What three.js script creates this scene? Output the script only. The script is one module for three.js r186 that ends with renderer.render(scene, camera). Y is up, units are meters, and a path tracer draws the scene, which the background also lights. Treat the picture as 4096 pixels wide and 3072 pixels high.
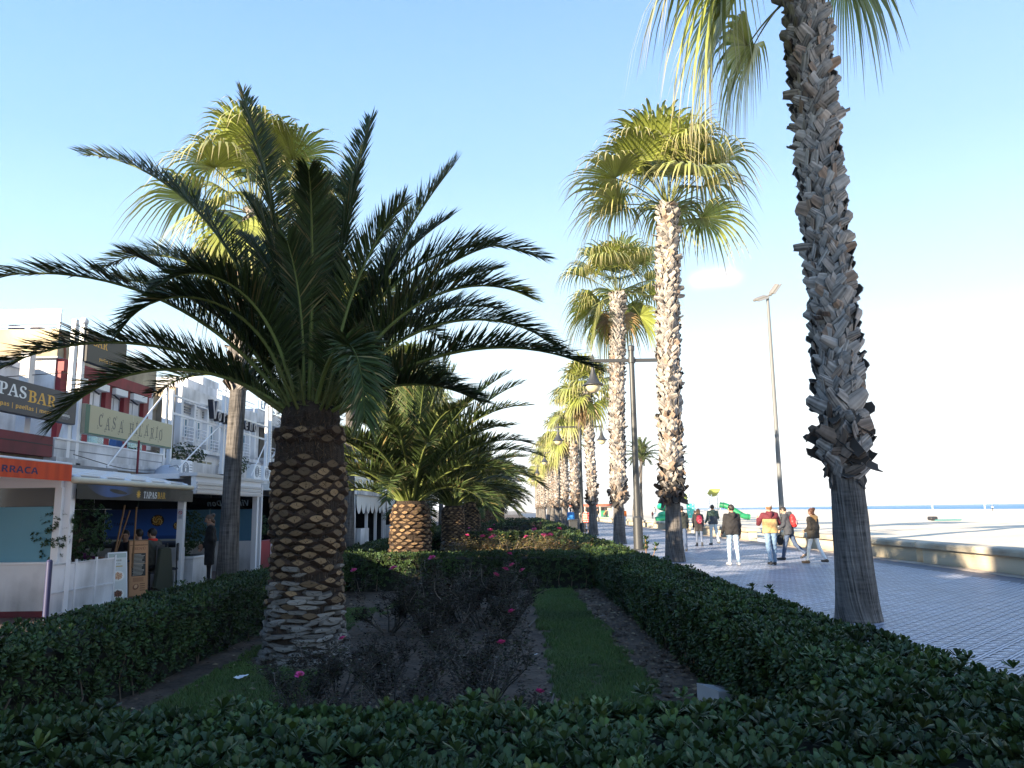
import * as THREE from 'three';
import { mergeGeometries, toCreasedNormals } from 'three/addons/utils/BufferGeometryUtils.js';
import { FontLoader } from 'three/addons/loaders/FontLoader.js';
import { TextGeometry } from 'three/addons/geometries/TextGeometry.js';
import { RoundedBoxGeometry } from 'three/addons/geometries/RoundedBoxGeometry.js';

const scene = new THREE.Scene();
// ---------- camera ----------
const camera = new THREE.PerspectiveCamera(51.95, 1024 / 768, 0.05, 30000);
camera.position.set(0, 1.65, 0);
camera.rotation.order = 'YXZ';
camera.rotation.set(THREE.MathUtils.degToRad(9.1), 0, THREE.MathUtils.degToRad(-0.8));
scene.add(camera);
// ---------- sky, sun, exposure ----------
const SUN = new THREE.Vector3(-0.68, 0.285, 0.68).normalize();
const EXPOSURE = 4.2, SKY = 0.405;
function noise2(x, y) {
  const h = (i, j) => { let n = Math.imul(i, 374761393) + Math.imul(j, 668265263); n = Math.imul(n ^ (n >>> 13), 1274126177); return ((n ^ (n >>> 16)) >>> 0) / 4294967296; };
  const xi = Math.floor(x), yi = Math.floor(y), fx = x - xi, fy = y - yi, u = fx * fx * (3 - 2 * fx), v = fy * fy * (3 - 2 * fy);
  return (h(xi, yi) * (1 - u) + h(xi + 1, yi) * u) * (1 - v) + (h(xi, yi + 1) * (1 - u) + h(xi + 1, yi + 1) * u) * v;
}
const fbm = (x, y, o = 4) => { let s = 0, a = 0.5, t = 0; for (let i = 0; i < o; i++) { s += a * noise2(x, y); t += a; x = x * 2.03 + 17.1; y = y * 2.03 + 5.7; a *= 0.5; } return s / t; };
{
  const W = 1024, H = 512, d = new Float32Array(W * H * 4);
  const stops = [[-90, 0.5, 0.52, 0.55], [0, 0.90, 0.93, 0.95], [6, 0.64, 0.82, 0.90], [14, 0.345, 0.60, 0.82], [24, 0.205, 0.425, 0.75], [36, 0.145, 0.325, 0.71], [60, 0.12, 0.26, 0.55], [90, 0.10, 0.22, 0.48]];
  const cloud = new THREE.Vector3(0.2468, 0.2727, -0.93).normalize();
  for (let j = 0; j < H; j++) for (let i = 0; i < W; i++) {
    const el = (j + 0.5) / H * Math.PI - Math.PI / 2, az = ((i + 0.5) / W - 0.5) * 2 * Math.PI, e = el * 180 / Math.PI;
    let k = 0; while (k < stops.length - 2 && e > stops[k + 1][0]) k++;
    const A = stops[k], B = stops[k + 1], t = Math.min(1, Math.max(0, (e - A[0]) / (B[0] - A[0]))), c = [1, 2, 3].map((n) => A[n] + (B[n] - A[n]) * t);
    const x = Math.cos(az) * Math.cos(el), y = Math.sin(el), z = Math.sin(az) * Math.cos(el);
    // the sea side of the sky is hazier: whiter, a little brighter, low down
    const sea = 0.5 + 0.5 * Math.cos(az + 0.35), hz = Math.exp(-Math.max(e, 0) / 13) * 0.55 * sea + 0.06 * sea * Math.exp(-Math.max(e, 0) / 40);
    for (let n = 0; n < 3; n++) c[n] = c[n] + ([1.08, 1.1, 1.1][n] - c[n]) * hz;
    // added glow round the out-of-frame sun, lifts and warms the shade
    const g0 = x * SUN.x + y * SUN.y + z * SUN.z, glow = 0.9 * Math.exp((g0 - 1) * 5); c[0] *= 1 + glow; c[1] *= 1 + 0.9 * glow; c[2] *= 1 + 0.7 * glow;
    // one small cloud above the sea
    if (x * cloud.x + y * cloud.y + z * cloud.z > 0.985) {
      const da = (Math.atan2(x, -z) - Math.atan2(cloud.x, -cloud.z)) * 180 / Math.PI, de = e - Math.asin(cloud.y) * 180 / Math.PI;
      const wisp = fbm(da * 1.1 + 40, de * 3 + 9, 4) - 0.5;
      const m = 1 - Math.sqrt((da / 2.6) ** 2 + ((de - 0.12 * da * 0.3) / (de > 0 ? 1.0 : 0.5)) ** 2) + wisp * 0.8;
      const a = THREE.MathUtils.smoothstep(m, 0, 0.4) * 0.95;
      c[0] += (0.72 - c[0]) * a; c[1] += (0.68 - c[1]) * a; c[2] += (0.7 - c[2]) * a;
    }
    d.set([c[0] * SKY, c[1] * SKY, c[2] * SKY, 1], (j * W + i) * 4);
  }
  const sky = new THREE.DataTexture(d, W, H, THREE.RGBAFormat, THREE.FloatType);
  sky.mapping = THREE.EquirectangularReflectionMapping; sky.magFilter = sky.minFilter = THREE.LinearFilter; sky.needsUpdate = true;
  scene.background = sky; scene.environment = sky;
}
const sun = new THREE.DirectionalLight(new THREE.Color().setRGB(1, 0.83, 0.6), 5);
sun.position.copy(SUN).multiplyScalar(120); sun.target.position.set(0, 0, -30);
sun.position.add(sun.target.position); scene.add(sun, sun.target);
sun.castShadow = true; sun.shadow.mapSize.set(4096, 4096);
Object.assign(sun.shadow.camera, { left: -90, right: 90, top: 60, bottom: -60, near: 1, far: 400 });
const renderer = new THREE.WebGLRenderer({ antialias: true });
renderer.setSize(1024, 768);
renderer.toneMapping = THREE.LinearToneMapping; renderer.toneMappingExposure = EXPOSURE;
renderer.shadowMap.enabled = true; renderer.shadowMap.type = THREE.PCFSoftShadowMap;

scene.fog = new THREE.FogExp2(new THREE.Color().setRGB(0.86, 0.92, 1), 0.00018);

// ---------- helpers ----------
const V = (x, y, z) => new THREE.Vector3(x, y, z), PI = Math.PI, D = PI / 180, clamp = THREE.MathUtils.clamp, lerp = THREE.MathUtils.lerp, sstep = THREE.MathUtils.smoothstep;
function RNG(seed) { let s = seed | 0; const r = () => { s = (s + 0x6d2b79f5) | 0; let t = Math.imul(s ^ (s >>> 15), 1 | s); t = (t + Math.imul(t ^ (t >>> 7), 61 | t)) ^ t; return ((t ^ (t >>> 14)) >>> 0) / 4294967296; }; r.r = (a, b) => a + (b - a) * r(); r.i = (n) => Math.floor(r() * n); return r; }
const C = (r, g, b) => new THREE.Color().setRGB(r, g, b);
const used = {};
function numbered(n) { const k = used[n] = (used[n] ?? -1) + 1; return k ? `${n}_${String(k).padStart(3, '0')}` : n; }
function tag(o, label, category, group, kind) { if (label) o.userData.label = label; if (category) o.userData.category = category; if (group) o.userData.group = group; if (kind) o.userData.kind = kind; return o; }
function thing(name, label, category, p = [0, 0, 0], turn = 0, group) { const o = new THREE.Group(); o.name = numbered(name); o.position.set(...p); o.rotation.y = turn; scene.add(o); return tag(o, label, category, group); }
function sh(m) { m.castShadow = m.receiveShadow = true; return m; }
function part(parent, name, geo, mat, p, rot, opt = {}) {
  const m = sh(new THREE.Mesh(Array.isArray(geo) ? mg(geo) : geo, mat)); m.name = name; if (p) m.position.set(...p); if (rot) m.rotation.set(...rot); parent.add(m);
  if (opt.label) m.userData.label = opt.label; if (opt.kind) m.userData.kind = opt.kind; return m;
}
function solo(name, geo, mat, label, category, group, kind) { const m = sh(new THREE.Mesh(Array.isArray(geo) ? mg(geo) : geo, mat)); m.name = numbered(name); scene.add(m); return tag(m, label, category, group, kind); }
const struct = (name, geo, mat, label) => solo(name, geo, mat, label, name.replace(/_/g, ' '), null, 'structure');
function copy(o, label, p, turn, s) { const c = o.clone(); c.userData = { ...o.userData }; c.name = numbered(o.name.replace(/_\d{3}$/, '')); scene.add(c); if (label) c.userData.label = label; if (p) c.position.set(...p); if (turn !== undefined) c.rotation.y = turn; if (s) c.scale.set(s, s, s); return c; }
function mg(list) { const hasC = list.some((g) => g.attributes.color); const l = list.map((g) => { if (!g.index) { const n = g.attributes.position.count; g = g.clone(); g.setIndex([...Array(n).keys()]); } if (hasC && !g.attributes.color) { g.setAttribute('color', new THREE.BufferAttribute(new Float32Array(g.attributes.position.count * 3).fill(1), 3)); } return g; }); return mergeGeometries(l, false); }
// box given by its two corners; uv in metres
function bx(x0, x1, y0, y1, z0, z1, ry = 0) {
  const w = Math.abs(x1 - x0), h = Math.abs(y1 - y0), d = Math.abs(z1 - z0), g = new THREE.BoxGeometry(w, h, d), uv = g.attributes.uv, S = [[d, h], [d, h], [w, d], [w, d], [w, h], [w, h]];
  for (let i = 0; i < 24; i++) { const s = S[i >> 2]; uv.setXY(i, uv.getX(i) * s[0], uv.getY(i) * s[1]); }
  if (ry) g.rotateY(ry); g.translate((x0 + x1) / 2, (y0 + y1) / 2, (z0 + z1) / 2); return g;
}
// the same with chamfered edges
function rbx(x0, x1, y0, y1, z0, z1, r = 0.01) { const g = new RoundedBoxGeometry(Math.abs(x1 - x0), Math.abs(y1 - y0), Math.abs(z1 - z0), 1, r); g.translate((x0 + x1) / 2, (y0 + y1) / 2, (z0 + z1) / 2); return g; }
// geometry collector
class GB {
  constructor() { this.p = []; this.c = []; this.u = []; this.i = []; }
  v(p, c = [1, 1, 1], u = 0, w = 0) { this.p.push(p.x, p.y, p.z); this.c.push(c[0], c[1], c[2]); this.u.push(u, w); return this.p.length / 3 - 1; }
  t(a, b, c) { this.i.push(a, b, c); } q(a, b, c, d) { this.i.push(a, b, c, a, c, d); }
  tube(pts, rad, seg = 6, col = [1, 1, 1], cap = true) {
    let prev; const n = pts.length, up = V(0, 1, 0); let N = null; let len = 0;
    for (let k = 0; k < n; k++) {
      const T = pts[Math.min(k + 1, n - 1)].clone().sub(pts[Math.max(k - 1, 0)]).normalize();
      if (k) len += pts[k].distanceTo(pts[k - 1]);
      if (!N) { N = Math.abs(T.y) > 0.9 ? V(1, 0, 0) : up.clone(); } N = N.clone().sub(T.clone().multiplyScalar(N.dot(T))).normalize();
      const B = T.clone().cross(N), r = typeof rad === 'function' ? rad(k / (n - 1)) : Array.isArray(rad) ? rad[k] : rad, cc = typeof col === 'function' ? col(k / (n - 1)) : col, ring = [];
      for (let s = 0; s <= seg; s++) { const a = s / seg * 2 * PI; ring.push(this.v(pts[k].clone().addScaledVector(N, Math.cos(a) * r).addScaledVector(B, Math.sin(a) * r), cc, s / seg * 2 * PI * r, len)); }
      if (prev) for (let s = 0; s < seg; s++) this.q(prev[s], prev[s + 1], ring[s + 1], ring[s]);
      if (cap && (k === 0 || k === n - 1)) { const o = this.v(pts[k], cc); for (let s = 0; s < seg; s++) k ? this.t(o, ring[s], ring[s + 1]) : this.t(o, ring[s + 1], ring[s]); }
      prev = ring;
    } return this;
  }
  build(color = true) {
    const g = new THREE.BufferGeometry(); g.setAttribute('position', new THREE.BufferAttribute(new Float32Array(this.p), 3));
    if (color) g.setAttribute('color', new THREE.BufferAttribute(new Float32Array(this.c), 3)); g.setAttribute('uv', new THREE.BufferAttribute(new Float32Array(this.u), 2));
    g.setIndex(this.i); g.computeVertexNormals(); return g;
  }
}
const tubeG = (pts, r, seg = 8, cap = true) => new GB().tube(pts.map((p) => V(...p)), r, seg, [1, 1, 1], cap).build(false);
const cyl = (x, z, y0, y1, r0, r1 = r0, seg = 14) => { const g = new THREE.CylinderGeometry(r1, r0, y1 - y0, seg); g.translate(x, (y0 + y1) / 2, z); return g; };
// textures: grey height/tone maps in metres
function tex(w, h, f, srgb, rx = 1, ry = 1) {
  const a = new Uint8Array(w * h * 4);
  for (let j = 0; j < h; j++) for (let i = 0; i < w; i++) { const c = f(i / w, j / h, i, j), k = (j * w + i) * 4; if (typeof c === 'number') a[k] = a[k + 1] = a[k + 2] = clamp(c, 0, 1) * 255; else { a[k] = clamp(c[0], 0, 1) * 255; a[k + 1] = clamp(c[1], 0, 1) * 255; a[k + 2] = clamp(c[2], 0, 1) * 255; } a[k + 3] = 255; }
  const t = new THREE.DataTexture(a, w, h); t.wrapS = t.wrapT = THREE.RepeatWrapping; t.magFilter = THREE.LinearFilter; t.minFilter = THREE.LinearMipmapLinearFilter; t.generateMipmaps = true; if (srgb) t.colorSpace = THREE.SRGBColorSpace; t.repeat.set(rx, ry); t.needsUpdate = true; return t;
}
const tile = (f, p) => (u, v) => { const a = f(u, v), b = f(u - 1, v), c = f(u, v - 1), d = f(u - 1, v - 1); const s = sstep(u, 0.75, 1), t = sstep(v, 0.75, 1); return (a * (1 - s) + b * s) * (1 - t) + (c * (1 - s) + d * s) * t; };
function canvasTex(w, h, draw) { const c = document.createElement('canvas'); c.width = w; c.height = h; const x = c.getContext('2d'); draw(x, w, h); const t = new THREE.CanvasTexture(c); t.colorSpace = THREE.SRGBColorSpace; t.anisotropy = 8; return t; }
const std = (c, rough = 0.8, o = {}) => new THREE.MeshStandardMaterial({ color: Array.isArray(c) ? C(...c) : c, roughness: rough, ...o });
const T = {
  grain: tex(256, 256, tile((u, v) => 0.55 + 0.9 * (fbm(u * 14, v * 14, 4) - 0.5) + 0.3 * (fbm(u * 60 + 9, v * 60, 2) - 0.5))),
  blotch: tex(256, 256, tile((u, v) => { const a = fbm(u * 5 + 3, v * 5, 5), s = fbm(u * 22, v * 3 + 7, 3); return 0.82 + 0.85 * (a - 0.5) + 0.4 * (s - 0.5); }), false, 0.3, 0.3),
  bark: tex(256, 512, tile((u, v) => { const w = fbm(u * 6, v * 2, 3), f = fbm(u * 44 + w * 0.7, v * 3, 4), r = fbm(u * 5, v * 40, 3); return 0.5 + 1.1 * (f - 0.5) + 0.35 * (r - 0.5); }), false, 1.2, 0.8),
};
const mat = {
  white: std([0.74, 0.74, 0.76], 0.6, { map: T.blotch, bumpMap: T.grain, bumpScale: 0.002 }),
  whitePaint: std([0.78, 0.78, 0.8], 0.38),
  cream: std([0.62, 0.57, 0.45], 0.6), grey: std([0.22, 0.23, 0.25], 0.6), dark: std([0.02, 0.02, 0.024], 0.6), black: std([0.012, 0.012, 0.014], 0.5),
  steel: std([0.42, 0.43, 0.45], 0.45, { metalness: 0.6 }), wood: std([0.22, 0.115, 0.05], 0.6, { map: T.blotch }), maroon: std([0.17, 0.016, 0.03], 0.6, { map: T.blotch }), red: std([0.28, 0.02, 0.03], 0.6, { map: T.blotch }),
  ochre: std([0.46, 0.38, 0.25], 0.85, { map: T.blotch }), tan: std([0.34, 0.28, 0.21], 0.85, { map: T.blotch }),
  glass: new THREE.MeshPhysicalMaterial({ color: C(0.95, 0.98, 1), transmission: 1, thickness: 0, roughness: 0.03, ior: 1.5 }),
  window: new THREE.MeshPhysicalMaterial({ color: C(0.06, 0.09, 0.12), roughness: 0.06, specularIntensity: 1, clearcoat: 1, clearcoatRoughness: 0.04 }),
  iron: std([0.035, 0.037, 0.04], 0.45, { bumpMap: T.grain, bumpScale: 0.001 }),
};
// ---------- ground, promenade, beach, sea ----------
function sheet(x0, x1, z0, z1, y, nx = 1, nz = 1, hf) {
  const g = new THREE.PlaneGeometry(x1 - x0, z1 - z0, nx, nz); g.rotateX(-PI / 2); g.translate((x0 + x1) / 2, 0, (z0 + z1) / 2);
  const p = g.attributes.position, uv = g.attributes.uv; for (let i = 0; i < p.count; i++) { p.setY(i, y + (hf ? hf(p.getX(i), p.getZ(i)) : 0)); uv.setXY(i, p.getX(i), p.getZ(i)); }
  g.computeVertexNormals(); return g;
}
struct('ground', sheet(-3000, 12, -6000, 600, -0.03), std([0.2, 0.18, 0.16], 0.9, { map: T.blotch }), 'wide flat town ground under everything, reaching the horizon');
{
  const sandTex = tex(512, 512, tile((u, v) => { const a = fbm(u * 9, v * 9, 5), b = fbm(u * 60, v * 60, 3); return 0.9 + 0.3 * (a - 0.5) + 0.22 * (b - 0.5); }), false, 0.09, 0.09);
  const xs = (x) => x < 20 ? 0.12 : 0.12 - 0.95 * (x - 20) / 205;
  const g = sheet(12, 232, -900, 60, 0, 80, 240, (x, z) => xs(x) + 0.09 * (fbm(x * 0.35, z * 0.35, 3) - 0.5) * (x > 12.8 ? 1 : 0));
  const m = struct('sand', g, std([0.68, 0.6, 0.47], 0.95, { map: sandTex, bumpMap: sandTex, bumpScale: 0.045 }), 'pale sunlit beach sand behind the promenade wall with long palm shadows'); m.userData.category = 'sand';
  const far = solo('beach', sheet(12, 232, -6000, -900, -0.2), std([0.62, 0.55, 0.43], 0.95), 'distant beach running on to the horizon', 'sand', null, 'structure');
}
{
  const wave = tex(256, 256, tile((u, v) => fbm(u * 10, v * 26, 4)), false, 0.03, 0.05);
  struct('sea', sheet(222, 26000, -26000, 2500, -0.8), new THREE.MeshPhysicalMaterial({ color: C(0.03, 0.19, 0.38), roughness: 0.5, bumpMap: wave, bumpScale: 0.5 }), 'narrow strip of blue sea along the horizon beyond the beach');
}
// the promenade: a dark slab, on it 25 cm star-patterned tiles laid at 45 degrees
{
  const slab = struct('promenade', bx(2.75, 11.66, -0.2, -0.004, -400, 4), std([0.06, 0.068, 0.1], 0.5, { map: T.blotch, bumpMap: T.grain, bumpScale: 0.0015 }), 'wide seafront promenade paved with small blue grey tiles in a diagonal star pattern');
  const s = 0.25, h = s / 2, gap = 0.007, bw = 0.03, TH = 0.006;
  function tileG(light, dark, border) {
    const g = new GB(), o = h - gap, i = o - bw, a = i - 0.014;
    const P = (r, k, y) => V([1, 1, -1, -1][k] * r, y, [1, -1, -1, 1][k] * r);
    for (let k = 0; k < 4; k++) { const n = (k + 1) % 4; const e = [P(o, k, TH), P(o, n, TH), P(i, n, TH), P(i, k, TH)].map((p) => g.v(p, border)); g.q(...e); const e2 = [P(o, k, 0), P(o, n, 0), P(o, n, TH), P(o, k, TH)].map((p) => g.v(p, border)); g.q(...e2); }
    // wedges from the centre: dark ones fan out to the two side corners
    const cuts = [0, 7, 30, 45, 54, 126, 135, 150, 173, 187, 210, 225, 234, 306, 315, 330, 353, 360], sh0 = [1, 0, 1, 0, 1, 0, 1, 0, 1, 0, 1, 0, 1, 0, 1, 0, 1];
    for (let k = 0; k < sh0.length; k++) { const c = sh0[k] ? light : dark, at = (deg) => { const t = (deg + 45) * PI / 180, r = a / Math.max(Math.abs(Math.cos(t)), Math.abs(Math.sin(t))); return V(Math.cos(t) * r, TH - 0.001, Math.sin(t) * r); }; g.t(g.v(V(0, TH - 0.001, 0), c), g.v(at(cuts[k + 1]), c), g.v(at(cuts[k]), c)); }
    return g.build();
  }
  const R = RNG(5), vars = [0, 1, 2, 3].map((k) => { const t = 0.92 + 0.06 * k; return tileG([0.4 * t, 0.42 * t, 0.5 * t], [0.05 * t, 0.056 * t, 0.1 * t], [0.29 * t, 0.31 * t, 0.39 * t]); });
  const tm = new THREE.MeshPhysicalMaterial({ vertexColors: true, roughness: 0.42, bumpMap: T.grain, bumpScale: 0.001, specularIntensity: 0.9 });
  // part of the slab's local area nearest the camera: tiles as pieces
  const list = [], far = [[], [], [], []], q = s / Math.SQRT2;
  for (let i = 14; i < 60; i++) for (let j = 0; j < 520; j++) { const x = i * q, z = -3 - j * q; if ((i + j) % 2 || x < 2.95 || x > 11.45) continue; list.push([x, z]); }
  const vis = ([x, z]) => { const d = Math.hypot(x, z); return x / -z < 0.63 && x > 2.6 + 0.2 && x / -z > 0.31 ? d : 1e6 + d; };
  list.sort((a, b) => vis(a) - vis(b));
  list.forEach(([x, z], n) => {
    const v = R.i(4);
    if (n < 300) part(slab, 'tile', vars[v], tm, [x, -0.004, z], [0, PI / 4, 0]);
    else far[v].push([x, z]);
  });
  far.forEach((l, v) => { const im = new THREE.InstancedMesh(vars[v], tm, l.length), M = new THREE.Matrix4(), r = new THREE.Matrix4().makeRotationY(PI / 4); l.forEach(([x, z], n) => { im.setMatrixAt(n, M.copy(r).setPosition(x, -0.004, z)); const t = (0.72 + 0.5 * fbm(x * 0.5 + 3, z * 0.35, 4)) * R.r(0.88, 1.1), sd = sstep(x, 10.6, 11.6) * 0.25; im.setColorAt(n, C(t * (1 + sd), t * (1 + sd * 0.7), t)); }); im.name = 'tile_field'; im.userData.kind = 'stuff'; im.receiveShadow = true; slab.add(im); });
}
// street side of the planting strip
struct('side_path', bx(-12, -4.35, -0.2, -0.006, -400, 30), std([0.2, 0.13, 0.115], 0.7, { map: T.blotch, bumpMap: T.grain, bumpScale: 0.002 }), 'reddish paved path between the left hedge and the bars');
{
  const soilTex = tex(512, 512, tile((u, v) => { const a = fbm(u * 8, v * 8, 5), b = fbm(u * 50, v * 50, 3); return 0.62 + 0.8 * (a - 0.5) + 0.5 * (b - 0.5); }), false, 0.5, 0.5);
  struct('soil', sheet(-4.35, 2.72, -300, -2.4, 0.0, 90, 700, (x, z) => z > -18 ? 0.07 * (fbm(x * 3.5, z * 3.5, 5) - 0.5) + 0.035 * Math.exp(-((x - 1.5) ** 2) * 4) * Math.sin(z * 3) * 0.5 : 0.02), std([0.12, 0.086, 0.062], 0.95, { map: soilTex, bumpMap: soilTex, bumpScale: 0.025 }), 'bare dark brown soil of the planting bed inside the hedges');
  struct('near_path', bx(-4.35, 2.74, -0.2, -0.005, -2.4, 6), std([0.2, 0.16, 0.14], 0.7, { map: T.blotch }), 'paved cross path in front of the nearest hedge');
}
// kerb strip and low seat wall along the beach
{
  const stone = std([0.5, 0.44, 0.34], 0.75, { map: T.blotch, bumpMap: T.grain, bumpScale: 0.004 });
  struct('kerb', bx(11.3, 11.75, -0.15, 0.004, -300, 4), std([0.42, 0.36, 0.3], 0.8, { map: T.blotch }), 'pale stone strip along the foot of the beach wall');
  const ends = [[6, -23.4], [-23.52, -37.8], [-40.2, -52.6], [-55.2, -67.5], [-70, -82.4], [-85, -97], [-100, -112], [-115, -127], [-130, -142], [-145, -157]];
  const which = ['nearest, with blotches of sun and shade', 'behind the walking woman in the fur hood', 'behind the couple with the red backpack', 'beyond the seated person in black', 'beyond the fourth gap', 'beyond the fifth gap', 'beyond the sixth gap', 'beyond the seventh gap', 'beyond the eighth gap', 'farthest length seen'];
  const capShape = (z0, z1) => { const s = new THREE.Shape(); const r = 0.05; s.moveTo(-0.34, 0.44); s.lineTo(-0.34, 0.51); s.quadraticCurveTo(-0.33, 0.57, -0.26, 0.57); s.lineTo(0.26, 0.57); s.quadraticCurveTo(0.33, 0.57, 0.34, 0.51); s.lineTo(0.34, 0.44); const g = new THREE.ExtrudeGeometry(s, { depth: z0 - z1, bevelEnabled: true, bevelSize: 0.02, bevelThickness: 0.03, bevelSegments: 2, curveSegments: 5 }); g.translate(12, 0, z1); return g; };
  ends.forEach(([z0, z1], k) => {
    const w = thing('bench_wall', 'low pale concrete seat wall along the beach, length ' + which[k], 'wall');
    part(w, 'base', [rbx(11.78, 12.22, -0.1, 0.44, z1 + 0.12, z0 - 0.12, 0.03)], stone);
    const n = Math.max(1, Math.round((z0 - z1) / 3)); for (let i = 0; i < n; i++) { const a = z0 - (z0 - z1) * i / n, b = z0 - (z0 - z1) * (i + 1) / n; part(w, 'coping_stone', capShape(a - 0.035, b + 0.035), stone); }
  });
}
// ---------- palms ----------
const leafMat = (c, t = 0.25, r = 0.5) => new THREE.MeshPhysicalMaterial({ color: C(...c), vertexColors: true, side: THREE.DoubleSide, roughness: r, transmission: t, thickness: 0, ior: 1.4 });
const dateLeaf = Object.assign(leafMat([1, 1, 1], 0.12, 0.55), { specularIntensity: 0.55 }), fanLeaf = leafMat([1, 1, 1], 0.32, 0.5);
// feather frond along +X from the origin, y up
function featherFrond(o) {
  const { L, e0, e1, pw = 1.3, n = 95, leaf = 0.46, seed = 1, sway = 0, dead = 0, K = 22, tone = 1, bend = 1, wl = 0.0105 } = o, R = RNG(seed), g = new GB(), pts = [], tang = [];
  let p = V(0, 0, 0); for (let k = 0; k <= K; k++) { const t = k / K, e = lerp(e0, e1, Math.pow(t, pw)) * D, s = sway * t * t; const d = V(Math.cos(e) * Math.cos(s), Math.sin(e), Math.cos(e) * Math.sin(s)); pts.push(p.clone()); tang.push(d); p = p.clone().addScaledVector(d, L / K); }
  const rc = dead ? [0.2, 0.14, 0.07] : [0.13, 0.16, 0.045];
  g.tube(pts, (t) => 0.03 * (1 - t) ** 0.8 * Math.min(1, 0.5 + L / 6) + 0.004, 5, (t) => rc.map((c) => c * (1.2 - 0.4 * t)), false);
  for (let sgn = -1; sgn <= 1; sgn += 2) for (let i = 0; i < n; i++) {
    const s = 0.08 + 0.92 * (i + R() * 0.8) / n, f = Math.min(K - 0.001, s * K), k = Math.floor(f), q = pts[k].clone().lerp(pts[k + 1], f - k), Tn = tang[k].clone().lerp(tang[k + 1], f - k).normalize();
    const B = Tn.clone().cross(V(0, 1, 0)); if (B.lengthSq() < 1e-4) B.set(0, 0, 1); B.normalize(); const N = B.clone().cross(Tn).normalize();
    const spine = s < 0.2, prof = spine ? 0.22 + 1.2 * (s - 0.08) : Math.pow(Math.sin(PI * clamp((s - 0.02) * 0.93 + 0.02, 0, 1)), 0.55) * 0.86 + 0.14;
    const len = leaf * prof * R.r(0.86, 1.12), a = lerp(70, 30, Math.pow(s, 1.2)) * D + R.r(-0.14, 0.14), v = R.r(16, 66) * D * (1 - 0.25 * s);
    const d = Tn.clone().multiplyScalar(Math.cos(a)).add(B.clone().multiplyScalar(sgn * Math.cos(v)).add(N.clone().multiplyScalar(Math.sin(v))).multiplyScalar(Math.sin(a))).normalize();
    const w = spine ? 0.005 : wl * (0.8 + 0.5 * prof), W = d.clone().cross(N).normalize(), tw = R.r(-0.7, 0.7); W.applyAxisAngle(d, tw);
    const dr = (dead ? 0.5 : 0.09) * len * R.r(0.3, 1.3) * bend, m = q.clone().addScaledVector(d, len * 0.55).add(V(0, -dr * 0.2, 0)), e = q.clone().addScaledVector(d, len * 0.98).add(V(0, -dr, 0));
    const b = R.r(0.65, 1.25) * tone, yel = R() < 0.05, c = dead ? [0.16 * b, 0.115 * b, 0.06 * b] : yel ? [0.16 * b, 0.13 * b, 0.05 * b] : [0.036 * b, 0.056 * b, 0.017 * b], c2 = R() < 0.35 ? [0.12 * b, 0.1 * b, 0.05 * b] : c;
    const A = g.v(q.clone().addScaledVector(W, w * 0.5), c), A2 = g.v(q.clone().addScaledVector(W, -w * 0.5), c), M = g.v(m.clone().addScaledVector(W, w), c), M2 = g.v(m.clone().addScaledVector(W, -w), c), E = g.v(e, c2);
    g.q(A, A2, M2, M); g.t(M, M2, E);
  }
  return g.build();
}
// trunk of revolution with uneven surface; uv in metres
function trunkG(prof, seg, seed, rough = 0.02, lean = [0, 0], col) {
  const g = new GB(), H = prof[prof.length - 1][0], rows = Math.max(8, Math.round(H / 0.16)); let prev;
  const rad = (y) => { let k = 0; while (k < prof.length - 2 && y > prof[k + 1][0]) k++; const [a, b] = [prof[k], prof[k + 1]]; return lerp(a[1], b[1], clamp((y - a[0]) / (b[0] - a[0]), 0, 1)); };
  for (let j = 0; j <= rows; j++) { const y = H * j / rows, ring = []; for (let s = 0; s <= seg; s++) { const a = (s % seg) / seg * 2 * PI, r = rad(y) * (1 + rough * 2 * (fbm(Math.cos(a) * 2 + seed, y * 3 + Math.sin(a) * 2, 3) - 0.5)); const t = y / H; ring.push(g.v(V(Math.cos(a) * r + lean[0] * t * t, y, Math.sin(a) * r + lean[1] * t * t), col ? col(y, a) : [1, 1, 1], s / seg * 2 * PI * rad(y), y)); } if (prev) for (let s = 0; s < seg; s++) g.q(prev[s], ring[s], ring[s + 1], prev[s + 1]); prev = ring; }
  return { geo: g.build(!!col), rad };
}
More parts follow.
